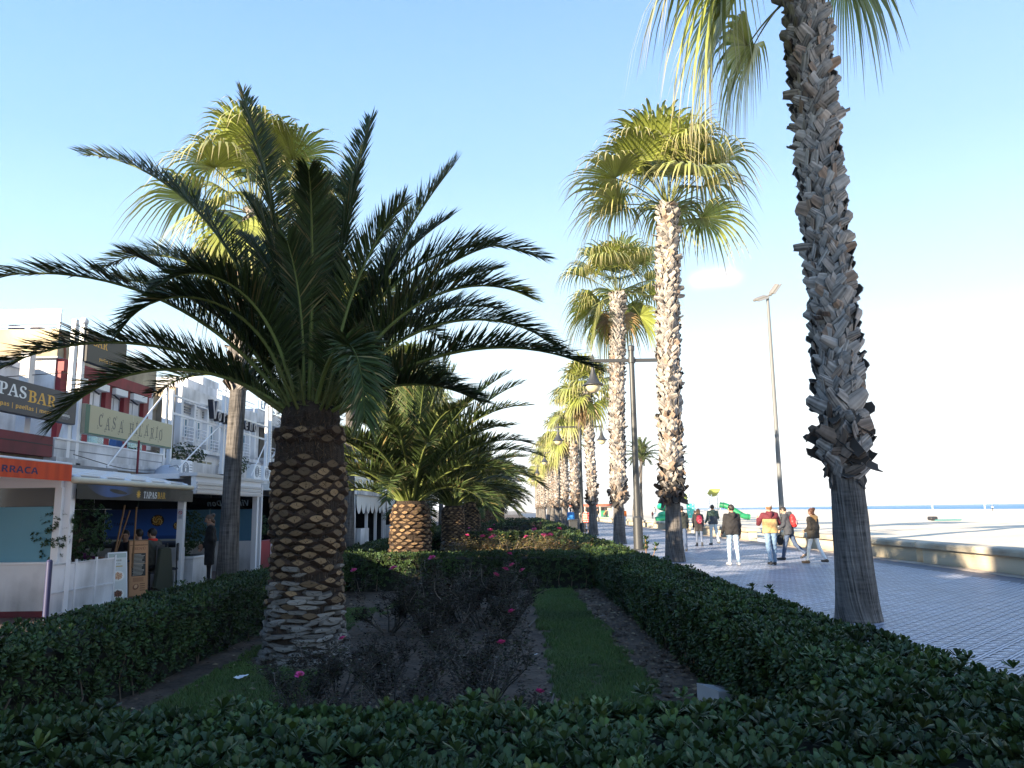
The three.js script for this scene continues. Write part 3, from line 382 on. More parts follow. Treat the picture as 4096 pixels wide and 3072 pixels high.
  buckets.forEach((b, v) => { if (!b.length) return; const im = new THREE.InstancedMesh(set[v], hedgeMat, b.length); b.forEach(([m, c], k) => { im.setMatrixAt(k, m); im.setColorAt(k, c); }); im.name = 'foliage'; im.userData.kind = 'stuff'; sh(im); H.add(im); });
  { const g = new GB(); for (let k = 0; k < (x1 - x0) * (z1 - z0) * 5; k++) { const x = R.r(x0 + 0.1, x1 - 0.1) - cx, z = R.r(z0 + 0.1, z1 - 0.1) - cz; const e = R() < 0.5; const sx = e ? (R() < 0.5 ? x0 - cx + 0.05 : x1 - cx - 0.05) : x, sz = e ? z : (R() < 0.5 ? z0 - cz + 0.05 : z1 - cz - 0.05); g.tube([V(sx, 0, sz), V(sx + R.r(-0.05, 0.05), 0.2, sz + R.r(-0.05, 0.05)), V(sx + R.r(-0.08, 0.08), 0.42, sz + R.r(-0.08, 0.08))], 0.008, 4, [0.14, 0.1, 0.07], false); } part(H, 'stem', g.build(), std([1, 1, 1], 0.9, { vertexColors: true }), null, null, { kind: 'stuff' }); }
  return H;
}
hedge('low clipped hedge of glossy leaf whorls running along the bottom of the picture', -4.3, 2.75, -3.95, -2.5, 0.72, 0.054, 1, whorls, { parts: 300, shoots: 8, scale: 0.92 });
hedge('long right hedge between the bed and the tiled promenade, nearest stretch', 1.72, 2.62, -17.9, -3.95, 0.72, 0.056, 2, whorls, { shoots: 5, parts: 120, scale: 0.86 });
hedge('long left hedge between the bed and the bars, nearest stretch', -4.3, -3.5, -17.9, -3.95, 0.72, 0.06, 3, fineWhorls, { shoots: 4, scale: 1.1 });
hedge('cross hedge closing the first bed in front of the second date palm', -3.5, 1.72, -17.95, -17.0, 0.74, 0.062, 4, fineWhorls, { shoots: 3 , scale: 1.1});
hedge('right hedge of the second bed beside the lamp post', 1.75, 2.62, -33.6, -17.95, 0.72, 0.1, 5, fineWhorls, { shoots: 2, scale: 1.8, skip: 's' });
hedge('left hedge of the second bed', -4.2, -3.5, -33.6, -17.95, 0.74, 0.1, 6, fineWhorls, { shoots: 2, scale: 1.8, skip: 's' });
hedge('cross hedge at the far end of the second bed', -3.5, 1.75, -33.6, -32.8, 0.74, 0.1, 7, fineWhorls, { shoots: 2, scale: 1.8 });
for (const [k, w, za, zb] of [[0, 'third', -49.5, -33.6], [1, 'fourth', -66, -49.5], [2, 'fifth', -84, -66]]) {
  hedge(`right hedge of the ${w} bed`, 1.75, 2.62, za, zb, 0.74, 0.2, 10 + k, fineWhorls, { shoots: 1, scale: 3, skip: 's' });
  hedge(`left hedge of the ${w} bed`, -4.2, -3.5, za, zb, 0.74, 0.22, 20 + k, fineWhorls, { shoots: 1, scale: 3, skip: 'ws' });
  hedge(`cross hedge at the far end of the ${w} bed`, -3.5, 1.75, za, za + 0.8, 0.78, 0.2, 30 + k, fineWhorls, { shoots: 1, scale: 3 });
}
// an untrimmed shoot standing above the right hedge by the second palm
{ const P = thing('shoot', 'untrimmed leafy shoot standing above the right hedge beside the lamp post base', 'plant', [3.0, 0, -18.5]); part(P, 'stem', tubeG([[0, 0, 0], [0.03, 0.4, 0], [0.02, 0.95, 0.02]], 0.012, 5), mat.wood); part(P, 'stem', tubeG([[0.02, 0.35, 0], [0.2, 0.6, 0], [0.26, 0.8, 0]], 0.01, 5), mat.wood); for (const [x, y, s] of [[0.02, 0.93, 2.2], [0.03, 0.82, 2], [0.02, 0.72, 1.8], [0.26, 0.78, 2], [0.23, 0.68, 1.6]]) { const m = part(P, 'leaf_whorl', whorls[1], hedgeMat, [x, y, 0]); m.scale.set(s, s, s); } }
// grass
function tuftG(seed) { const R = RNG(seed), g = new GB(); for (let k = 0; k < 8; k++) { const a = R() * 6.28, o = V(R.r(-0.02, 0.02), 0, R.r(-0.02, 0.02)), l = R.r(0.025, 0.055), b = R.r(0.01, 0.035), s = V(-Math.sin(a), 0, Math.cos(a)).multiplyScalar(0.0017), t = R.r(0.7, 1.3), c = R() < 0.14 ? [0.1, 0.09, 0.04] : [0.075 * t, 0.135 * t, 0.022 * t], p1 = o.clone().add(V(Math.cos(a) * b * 0.4, l * 0.6, Math.sin(a) * b * 0.4)), p2 = o.clone().add(V(Math.cos(a) * b, l, Math.sin(a) * b)); const A = g.v(o.clone().add(s), c), B = g.v(o.clone().sub(s), c), E = g.v(p1.clone().add(s), c), F = g.v(p1.clone().sub(s), c); g.q(A, B, F, E); g.t(E, F, g.v(p2, c)); } return g.build(); }
const grassMat = new THREE.MeshPhysicalMaterial({ vertexColors: true, side: THREE.DoubleSide, roughness: 0.6, transmission: 0.2, thickness: 0 }), tufts = [1, 2, 3].map(tuftG);
function grass(label, x0, x1, z0, z1, sp, seed, edge, s = 1.0) {
  const R = RNG(seed), M = new THREE.Matrix4(), list = []; for (let k = Math.round((x1 - x0) * (z1 - z0) / (sp * sp)); k--;) { const x = R.r(x0, x1), z = R.r(z0, z1); if (!edge(x, z)) continue; if (fbm(x * 2.3 + seed, z * 2.3, 3) < 0.24) continue; list.push([x, z]); }
  const base = solo('grass', tufts[0], grassMat, label, 'grass', null, 'stuff'); scene.remove(base);
  const im = new THREE.InstancedMesh(mg(tufts), grassMat, list.length); list.forEach(([x, z], k) => { const q = s * R.r(0.7, 1.3); M.makeRotationY(R() * 6.28).scale(V(q, q * (0.6 + 0.8 * fbm(x * 1.5, z * 1.5, 2)), q)).setPosition(x, 0.0, z); im.setMatrixAt(k, M); const t = 0.6 + 0.8 * fbm(x * 1.1 + 7, z * 1.1, 3); im.setColorAt(k, C(t * R.r(0.85, 1.2), t, t)); });
  im.name = base.name; im.userData = base.userData; sh(im); scene.add(im);
}
grass('narrow strip of mown green grass between the roses and the right hedge', 0.3, 1.34, -16.9, -3.9, 0.034, 5, (x, z) => { const w = 0.14 * (fbm(z * 1.7, 3, 3) - 0.5) + 0.16 * (fbm(x * 14, z * 14, 2) - 0.5); return x > 0.36 + w && x < 1.25 - w * 1.5 + (z > -12 ? 0 : -0.1); });
grass('green grass strip between the left hedge and the big palm', -3.35, -1.9, -14, -3.9, 0.036, 6, (x, z) => { const w = 0.14 * (fbm(z * 1.5, 9, 3) - 0.5) + 0.16 * (fbm(x * 14, z * 14, 2) - 0.5); return x > -3.18 + w && x < (z > -8.6 ? -1.85 : -2.4) + w * 1.5 && Math.hypot(x + 2.42, z + 9.4) > 0.62; });
grass('patch of green grass behind the big palm', -2.2, -1.2, -16.9, -13.2, 0.045, 7, (x, z) => fbm(x * 3, z * 3, 2) > 0.35);
// roses
const roseLeafMat = new THREE.MeshPhysicalMaterial({ vertexColors: true, side: THREE.DoubleSide, roughness: 0.9, specularIntensity: 0.3, transmission: 0.15, thickness: 0 });
function roseProto(seed, h, w, green) {
  const R = RNG(seed), st = new GB(), lf = new GB(), tips = [];
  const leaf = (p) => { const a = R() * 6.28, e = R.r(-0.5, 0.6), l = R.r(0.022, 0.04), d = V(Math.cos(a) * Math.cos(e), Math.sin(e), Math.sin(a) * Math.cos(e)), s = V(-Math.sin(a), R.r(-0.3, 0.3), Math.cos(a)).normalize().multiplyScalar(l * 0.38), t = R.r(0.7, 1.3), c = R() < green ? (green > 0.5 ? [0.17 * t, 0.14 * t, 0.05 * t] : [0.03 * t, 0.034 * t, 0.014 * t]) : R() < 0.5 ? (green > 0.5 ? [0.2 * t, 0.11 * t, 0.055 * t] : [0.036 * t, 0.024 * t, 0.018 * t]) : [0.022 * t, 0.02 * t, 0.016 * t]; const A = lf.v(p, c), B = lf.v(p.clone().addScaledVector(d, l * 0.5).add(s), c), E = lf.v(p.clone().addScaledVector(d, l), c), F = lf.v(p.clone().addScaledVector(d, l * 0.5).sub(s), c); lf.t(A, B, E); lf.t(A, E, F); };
  const grow = (p, d, l, r, lev) => {
    const pts = [p.clone()]; let q = p.clone(); const n = 4; for (let k = 0; k < n; k++) { d = d.clone().add(V(R.r(-0.3, 0.3), R.r(-0.12, 0.22), R.r(-0.3, 0.3))).normalize(); q = q.clone().addScaledVector(d, l / n); pts.push(q); if (lev > 0) for (let i = 0; i < 5; i++) if (R() < 0.75) leaf(q.clone().add(V(R.r(-0.04, 0.04), R.r(-0.04, 0.04), R.r(-0.04, 0.04)))); }
    const b = R.r(0.6, 1.3), dead = R() < 0.15; st.tube(pts, (t) => r * (1 - 0.6 * t), 4, dead ? [0.2, 0.17, 0.15] : [0.055 * b, 0.05 * b, 0.04 * b], false);
    if (lev < 2) { const m = lev ? 3 : 4; for (let k = 0; k < m; k++) grow(pts[1 + R.i(n)], d.clone().add(V(R.r(-0.9, 0.9), R.r(-0.2, 0.5), R.r(-0.9, 0.9))).normalize(), l * R.r(0.4, 0.62), r * 0.55, lev + 1); } else { tips.push(q); if (R() < 0.08) for (let i = 0; i < 5; i++) { const a = i * 1.257; lf.t(lf.v(q, [0.3, 0.3, 0.28]), lf.v(q.clone().add(V(Math.cos(a) * 0.02, 0.004, Math.sin(a) * 0.02)), [0.3, 0.3, 0.28]), lf.v(q.clone().add(V(Math.cos(a + 0.4) * 0.009, 0.004, Math.sin(a + 0.4) * 0.009)), [0.3, 0.3, 0.28])); } }
  };
  for (let k = 0; k < 9; k++) { const a = R() * 6.28; grow(V(Math.cos(a) * 0.06, 0, Math.sin(a) * 0.06), V(Math.cos(a) * w, R.r(0.7, 1.1), Math.sin(a) * w).normalize(), h * R.r(0.5, 0.75), 0.009, 0); }
  tips.sort((a, b) => b.y - a.y); return { st: st.build(), lf: lf.build(), tips };
}
function flowerG(seed) { const R = RNG(seed), g = new GB(); for (let k = 0; k < 11; k++) { const a = k * 2.4, e = lerp(75, 5, k / 11) * D, l = 0.036 * (0.6 + 0.5 * k / 11), d = V(Math.cos(a) * Math.cos(e), Math.sin(e), Math.sin(a) * Math.cos(e)), s = V(-Math.sin(a), 0, Math.cos(a)).multiplyScalar(l * 0.55), c = [0.62, 0.03 + 0.05 * R(), 0.2 + 0.12 * R()]; const o = g.v(V(0, 0, 0), c), A = g.v(d.clone().multiplyScalar(l * 0.7).add(s), c), B = g.v(d.clone().multiplyScalar(l), c), E = g.v(d.clone().multiplyScalar(l * 0.7).sub(s), c); g.t(o, A, B); g.t(o, B, E); } return g.build(); }
const flowers = [1, 2].map(flowerG), flowerMat = new THREE.MeshPhysicalMaterial({ vertexColors: true, side: THREE.DoubleSide, roughness: 0.6, transmission: 0.25, thickness: 0 }), stemMat = std([1, 1, 1], 0.8, { vertexColors: true });
const protos = [roseProto(1, 0.62, 0.75, 0.25), roseProto(2, 0.58, 0.85, 0.15), roseProto(3, 0.66, 0.65, 0.3)], lit = [roseProto(7, 0.62, 0.8, 0.75), roseProto(8, 0.6, 0.8, 0.8)];  // second set has lighter tan leaves, sunlight put into their colour
function rose(p, x, z, s, turn, nf, label, group) {
  const P = thing('rose_bush', label, 'rose bush', [x, 0, z], turn, group); part(P, 'stem', p.st, stemMat, null, null, { kind: 'stuff' }); part(P, 'foliage', p.lf, roseLeafMat, null, null, { kind: 'stuff' });
  for (let k = 0; k < nf; k++) { const t = p.tips[(k * 5) % 20], f = part(P, 'flower', flowers[k % 2], flowerMat, [t.x, t.y, t.z], [0.4, k, 0.2]); f.scale.setScalar(1.25); } P.scale.set(s, s, s);
}
{
  const R = RNG(44), near = [[-1.8, -6.9, 0.8, 1], [-1.6, -7.4, 0.85, 0], [-1.35, -5.9, 0.75, 1], [-0.95, -6.6, 0.95, 0], [-0.5, -6.1, 0.85, 1], [-0.25, -7.0, 0.9, 0], [-0.1, -5.4, 0.8, 1], [-1.6, -5.2, 0.7, 0], [-0.75, -5.1, 0.72, 0], [-0.5, -7.9, 0.95, 1], [-1.2, -8.0, 0.8, 0]];
  const far = [[-1.75, -11.3, 1.2, 1], [-1.1, -11.0, 1.3, 1], [-0.45, -11.4, 1.35, 2], [-1.5, -12.4, 1.25, 0], [-0.8, -12.3, 1.4, 1], [-0.1, -12.2, 1.3, 2], [-1.3, -13.6, 1.2, 0], [-0.5, -13.6, 1.3, 1], [-0.2, -10.6, 1.05, 0], [-0.9, -9.9, 1.0, 0]];
  near.forEach(([x, z, s, n], k) => rose(protos[k % 3], x, z, s * 1.15, R() * 6, n, 'scraggly dark rose bush with bare twigs in the near clump beside the big palm', 'rose bushes of the near clump'));
  far.forEach(([x, z, s, n], k) => rose(protos[(k + 1) % 3], x, z, s * 1.05, R() * 6, n, 'taller dark rose bush with few pink flowers in front of the cross hedge', 'rose bushes of the far clump'));
  for (let k = 0; k < 9; k++) rose(lit[k % 2], -1.35 + k * 0.35, -20.0 - (k % 3) * 0.5, 1.75 + 0.2 * (k % 2), k * 1.3, 1 + k % 2, 'rose bush behind the cross hedge, sunlight put into its lighter tan and reddish leaves', 'sunlit rose bushes of the second bed');
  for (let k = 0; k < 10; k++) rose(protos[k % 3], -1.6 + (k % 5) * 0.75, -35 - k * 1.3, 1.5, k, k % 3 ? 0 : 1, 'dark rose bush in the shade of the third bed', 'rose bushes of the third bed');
}
// fallen leaves and clods on the bare soil
{
  const R = RNG(91), g = new GB(); const c0 = [1, 1, 1]; g.q(g.v(V(-0.02, 0.004, 0), c0), g.v(V(0, 0.012, 0.012), c0), g.v(V(0.024, 0.006, 0), c0), g.v(V(0, 0.002, -0.012), c0));
  const im = new THREE.InstancedMesh(g.build(), std([1, 1, 1], 0.9, { side: THREE.DoubleSide }), 2600), M = new THREE.Matrix4(); for (let k = 0; k < 2600; k++) { const x = R() < 0.5 ? R.r(1.2, 1.8) : R.r(-3.5, 0.4), z = R.r(-16.8, -4), s = R.r(0.6, 1.7); M.makeRotationY(R() * 6.28).scale(V(s, s, s)).setPosition(x, 0.012 + 0.02 * R(), z); im.setMatrixAt(k, M); const t = R.r(0.5, 1.5); im.setColorAt(k, R() < 0.7 ? C(0.11 * t, 0.075 * t, 0.05 * t) : C(0.2 * t, 0.16 * t, 0.1 * t)); } im.name = numbered('fallen_leaves'); tag(im, 'dry brown leaves scattered over the bare soil of the bed', 'leaves', null, 'stuff'); scene.add(im);
  const cg = new THREE.IcosahedronGeometry(0.022, 0), cl = new THREE.InstancedMesh(cg, std([0.085, 0.062, 0.048], 0.95), 1500); for (let k = 0; k < 1500; k++) { const x = R() < 0.55 ? R.r(1.2, 1.85) : R.r(-3.5, 0.4), z = R.r(-16.8, -4), s = Math.pow(R(), 2.2) * 1.6 + 0.25; M.makeRotationY(R() * 6.28).scale(V(s * 1.2, s * 0.7, s)).setPosition(x, 0.005, z); cl.setMatrixAt(k, M); } cl.name = numbered('soil_clods'); tag(cl, 'small clods of earth on the bare soil of the bed', 'soil', null, 'stuff'); scene.add(cl);
}
// small things lying in the bed
{
  const conc = std([0.36, 0.36, 0.37], 0.85, { bumpMap: T.grain, bumpScale: 0.004 }); const P = thing('concrete_block', 'pale concrete meter box on the soil at the near end of the right hedge', 'concrete block', [1.78, 0, -6.95], 0.35); const s = new THREE.Shape(); s.moveTo(-0.2, 0); s.lineTo(0.2, 0); s.lineTo(0.2, 0.1); s.lineTo(-0.2, 0.17); s.closePath(); const g = new THREE.ExtrudeGeometry(s, { depth: 0.3, bevelEnabled: true, bevelSize: 0.008, bevelThickness: 0.008, bevelSegments: 1 }); g.translate(0, 0, -0.15); part(P, 'body', g, conc); const lid = rbx(-0.09, 0.1, 0, 0.012, -0.08, 0.08, 0.004); lid.rotateZ(-0.173); lid.translate(0.005, 0.139, 0); part(P, 'lid', lid, std([0.12, 0.12, 0.13], 0.6));
  const paper = (x, z, s, label) => { const g = new THREE.PlaneGeometry(0.16 * s, 0.07 * s, 6, 3); g.rotateX(-PI / 2); const p = g.attributes.position; for (let i = 0; i < p.count; i++) p.setY(i, 0.03 + 0.03 * s * fbm(p.getX(i) * 30, p.getZ(i) * 30 + x, 2)); g.computeVertexNormals(); g.rotateY(x * 3); g.translate(x, 0.02, z); solo('litter', g, std([0.7, 0.72, 0.75], 0.7, { side: THREE.DoubleSide }), label, 'litter'); };
  paper(-2.72, -8.15, 1, 'crumpled white paper on the grass left of the big palm'); paper(-3.3, -13.6, 1.2, 'white scrap at the foot of the left hedge behind the palm'); paper(0.22, -9.2, 0.4, 'tiny white scrap on the soil beside the right grass strip');
  // dry branches among the near roses
  [[-0.35, -5.6, 0.5], [0.1, -5.9, 1.2], [-0.1, -9.5, 0.3], [-0.8, -5.4, 2.4]].forEach(([x, z, t], k) => { const R = RNG(300 + k), g = new GB(), a = t; let p = V(0, 0.02, 0); const pts = [p]; for (let i = 0; i < 5; i++) { p = p.clone().add(V(Math.cos(a) * 0.07 + R.r(-0.02, 0.02), 0.06 + R.r(-0.02, 0.03), Math.sin(a) * 0.05)); pts.push(p); } g.tube(pts, (q) => 0.011 * (1 - 0.7 * q), 5, [0.24, 0.22, 0.21]); g.tube([pts[2], pts[2].clone().add(V(0.06, 0.1, 0.03)), pts[2].clone().add(V(0.1, 0.22, 0.04))], 0.005, 4, [0.24, 0.22, 0.21]); const m = solo('dry_branch', g.build(), stemMat, 'pale leafless dry branch sticking up among the dark roses', 'branch', 'dry branches in the rose bed'); m.position.set(x, 0, z); });
}
// ---------- bars and buildings on the left ----------
const font = await new FontLoader().loadAsync('fonts/droid/droid_sans_bold.typeface.json');
const printM = (t, r = 0.5, o = {}) => new THREE.MeshStandardMaterial({ map: t, roughness: r, ...o });
// flat print facing the street (+X): spans z from z0 (left, nearer) to z1
function faceX(x, z0, z1, y0, y1) { const g = new THREE.PlaneGeometry(Math.abs(z0 - z1), y1 - y0); g.rotateY(PI / 2); g.translate(x, (y0 + y1) / 2, (z0 + z1) / 2); return g; }
function faceZ(z, x0, x1, y0, y1) { const g = new THREE.PlaneGeometry(x1 - x0, y1 - y0); g.translate((x0 + x1) / 2, (y0 + y1) / 2, z); return g; }
const filmTeal = std([0.1, 0.3, 0.4], 0.35), filmBlue = std([0.1, 0.24, 0.36], 0.3), darkGlass = new THREE.MeshPhysicalMaterial({ color: C(0.018, 0.02, 0.024), roughness: 0.08 });
const canvasWhite = std([0.72, 0.71, 0.68], 0.75), aluminium = std([0.62, 0.63, 0.66], 0.35, { metalness: 0.3 });
// --- first terrace, turquoise screen facing the camera
{
  const P = thing('glass_screen', 'turquoise filmed glass screen over a white wall, first terrace at the left edge', 'screen', [0, 0, -13.6]);
  part(P, 'low_wall', bx(-12, -7.72, 0.1, 0.86, -0.12, 0.05), mat.white); part(P, 'skirting', bx(-12, -7.72, 0, 0.1, -0.12, 0.056), mat.maroon); part(P, 'sill', rbx(-12, -7.7, 0.86, 0.9, -0.14, 0.09, 0.008), mat.whitePaint);
  for (let k = 0; k < 4; k++) { const a = -12 + k * 1.05, b = a + 1.03; part(P, 'film_panel', bx(a, Math.min(b, -7.82), 0.9, 1.82, -0.02, 0.0), filmTeal); part(P, 'pane', bx(a, Math.min(b, -7.82), 1.825, 2.14, -0.02, 0.0), darkGlass); }
  part(P, 'beam', bx(-12, -7.72, 2.14, 2.34, -0.14, 0.06), mat.whitePaint); part(P, 'post', bx(-7.82, -7.7, 0.9, 2.14, -0.1, 0.05), mat.whitePaint);
}
{
  const P = thing('awning', 'orange fabric valance with dark blue lettering RRACA at the left edge', 'awning');
  const t = canvasTex(1024, 128, (c, w, h) => { c.fillStyle = '#d1491f'; c.fillRect(0, 0, w, h); for (let i = 0; i < 60; i++) { c.fillStyle = `rgba(${i % 2 ? 255 : 60},${i % 2 ? 120 : 10},40,0.05)`; c.fillRect((i * 211) % w, 0, 8 + (i * 13) % 40, h); } c.fillStyle = '#232858'; c.font = 'bold 66px sans-serif'; c.textBaseline = 'middle'; c.textAlign = 'right'; c.fillText('LA BARRACA', 806, 70); });
  const g = faceX(-7.53, -9, -13.5, 2.24, 2.52); part(P, 'valance', [g], printM(t, 0.7, { side: THREE.DoubleSide }));
  const ng = new GB(); const a = [V(-7.53, 2.525, -9), V(-7.53, 2.525, -13.5), V(-10.4, 2.95, -13.5), V(-10.4, 2.95, -9)].map((p) => ng.v(p)); ng.q(...a); part(P, 'cloth', ng.build(false), std([0.5, 0.12, 0.05], 0.8, { side: THREE.DoubleSide })); part(P, 'front_bar', tubeG([[-7.55, 2.53, -9], [-7.55, 2.53, -13.5]], 0.025, 8), aluminium);
}
solo('post', [cyl(-7.56, -13.1, 0, 0.93, 0.045, 0.045, 12), cyl(-7.56, -13.1, 0.93, 0.96, 0.05, 0.03, 12)], std([0.03, 0.035, 0.1], 0.45), 'dark blue metal post at the corner of the white terrace wall', 'post');
{
  const P = thing('terrace_fence', 'white panelled terrace fence beside the dark blue post', 'fence', [-7.6, 0, 0]);
  part(P, 'panel', bx(-0.04, 0.0, 0.04, 0.86, -15.3, -13.2), mat.white); for (const z of [-13.2, -13.95, -14.62, -15.3]) part(P, 'stile', bx(0, 0.025, 0, 0.92, z - 0.025, z + 0.025), mat.white); for (const y of [0.06, 0.4, 0.86]) part(P, 'rail', bx(0, 0.018, y - 0.015, y + 0.015, -15.26, -13.24), mat.white);
  part(P, 'planter', bx(-1.5, -0.04, 0, 0.84, -15.25, -14.2), mat.white);
}
function bush(name, label, p, rx, ry, rz, n, seed, leaf = 0.055, col = [0.8, 1, 0.85]) {
  const P = thing(name, label, 'bush', p), R = RNG(seed), g = new GB(), M = new THREE.Matrix4(), q = new THREE.Quaternion(), list = [];
  for (let k = 0; k < 7; k++) { const a = R() * 6.28, e = R.r(0.2, 0.8); g.tube([V(0, 0, 0), V(Math.cos(a) * rx * 0.25, ry * 0.6, Math.sin(a) * rz * 0.25), V(Math.cos(a) * rx * e, ry * R.r(1.0, 1.7), Math.sin(a) * rz * e)], (t) => 0.025 * (1 - 0.7 * t), 5); }
  part(P, 'branch', g.build(false), std([0.08, 0.055, 0.04], 0.9), null, null, { kind: 'stuff' });
  for (let k = 0; k < n; k++) { const d = V(R.r(-1, 1), R.r(-1, 1), R.r(-1, 1)); if (d.lengthSq() > 1) { k--; continue; } const l = Math.pow(d.length(), 0.5); d.normalize().multiplyScalar(l * (0.75 + 0.5 * fbm(d.x * 3 + seed, d.y * 3 + d.z * 2, 3))); list.push(d); }
  const im = new THREE.InstancedMesh(whorls[0], hedgeMat, n); list.forEach((d, k) => { q.setFromUnitVectors(up0, V(d.x + R.r(-0.5, 0.5), d.y + 0.6, d.z + R.r(-0.5, 0.5)).normalize()); const s = leaf / 0.074 * R.r(0.7, 1.3); im.setMatrixAt(k, M.compose(V(d.x * rx, ry * 1.05 + d.y * ry, d.z * rz), q, V(s, s, s))); const t = R.r(0.6, 1.3); im.setColorAt(k, C(t * col[0], t * col[1], t * col[2])); }); im.name = 'foliage'; im.userData.kind = 'stuff'; sh(im); P.add(im); return P;
}
bush('bush', 'dark leafy bush growing over the white terrace wall left of the tapas bar', [-7.95, 0.8, -14.55], 0.6, 0.56, 0.5, 520, 5);
bush('bush', 'loose branchy shrub leaning in front of the white post of the first terrace', [-7.85, 0.82, -13.75], 0.34, 0.5, 0.24, 260, 6);
// --- tapas bar terrace
{
  const P = thing('awning', 'dark printed awning valance of the tapas bar with sun emblem under a white roof', 'awning');
  const t = canvasTex(1024, 64, (c, w, h) => {
    c.fillStyle = '#16181d'; c.fillRect(0, 0, w, h); const gr = c.createLinearGradient(80, 0, 430, 0); gr.addColorStop(0, '#1c2a40'); gr.addColorStop(0.4, '#31538a'); gr.addColorStop(0.8, '#274777'); gr.addColorStop(1, '#17191e'); c.fillStyle = gr; c.beginPath(); c.moveTo(60, 0); c.bezierCurveTo(150, 70, 300, 64, 450, 20); c.lineTo(470, 0); c.fill(); c.fillStyle = '#14161a'; c.beginPath(); c.ellipse(300, 26, 70, 9, 0.1, 0, 7); c.fill();
    c.strokeStyle = 'rgba(190,180,160,0.35)'; c.lineWidth = 2; for (let i = 0; i < 9; i++) { c.beginPath(); c.moveTo(860 + i * 18, 64); c.lineTo(900 + i * 16, 30 - i); c.stroke(); }
    c.fillStyle = '#c99a2c'; c.beginPath(); c.arc(466, 34, 11, 0, 7); c.fill(); for (let k = 0; k < 10; k++) { const a = k / 10 * 6.283; c.beginPath(); c.ellipse(466 + Math.cos(a) * 15, 34 + Math.sin(a) * 15, 6, 3, a, 0, 7); c.fill(); }
    c.font = 'bold 46px serif'; c.textBaseline = 'middle'; c.fillStyle = '#dfe3e6'; c.fillText('TAPAS', 512, 36, 128); c.fillStyle = '#d0a030'; c.fillText('BAR', 642, 36, 82);
  });
  part(P, 'valance', (() => { const g = new THREE.PlaneGeometry(4.95, 0.26, 60, 2); g.rotateY(PI / 2); g.translate(-7.5, 2.075, -16.12); const p = g.attributes.position; for (let i = 0; i < p.count; i++) p.setX(i, p.getX(i) + 0.05 * (fbm(p.getZ(i) * 2.3, p.getY(i) * 3, 3) - 0.5)); g.computeVertexNormals(); return g; })(), printM(t, 0.45, { side: THREE.DoubleSide }));
  part(P, 'cassette', (() => { const g = new THREE.CapsuleGeometry(0.075, 4.95, 4, 12); g.rotateX(PI / 2); g.scale(1, 0.8, 1); g.translate(-7.55, 2.27, -16.12); return g; })(), mat.cream);
  for (let k = 0; k < 4; k++) part(P, 'roof_rail', tubeG([[-7.75 - k * 0.42, 2.37 + k * 0.075, -13.7], [-7.75 - k * 0.42, 2.37 + k * 0.075, -18.6]], 0.035, 8), aluminium);
  for (let k = 0; k < 6; k++) part(P, 'rafter', tubeG([[-7.6, 2.33, -13.9 - k * 0.92], [-10.2, 2.8, -13.9 - k * 0.92]], 0.03, 6), mat.whitePaint);
  part(P, 'gutter', bx(-9.5, -9.35, 2.62, 2.74, -18.7, -13.6), mat.grey);
  const g = new GB(); g.q(...[V(-7.7, 2.34, -13.65), V(-7.7, 2.34, -18.65), V(-10.3, 2.78, -18.65), V(-10.3, 2.78, -13.65)].map((p) => g.v(p))); part(P, 'roof_cloth', g.build(false), std([0.1, 0.1, 0.11], 0.8, { side: THREE.DoubleSide }));
  part(P, 'post', bx(-7.74, -7.58, 0, 2.3, -13.76, -13.62), mat.whitePaint); part(P, 'post', bx(-7.74, -7.6, 0, 2.2, -18.5, -18.36), mat.whitePaint);
  part(P, 'notice', faceZ(-18.355, -7.73, -7.61, 1.55, 1.78), printM(canvasTex(64, 128, (c) => { c.fillStyle = '#c9cbd6'; c.fillRect(0, 0, 64, 128); c.strokeStyle = '#a03038'; c.lineWidth = 6; c.beginPath(); c.arc(32, 45, 20, 0, 7); c.moveTo(18, 31); c.lineTo(46, 59); c.stroke(); c.fillStyle = '#777'; for (let k = 0; k < 4; k++) c.fillRect(12, 80 + k * 10, 40, 4); }), 0.5));
}
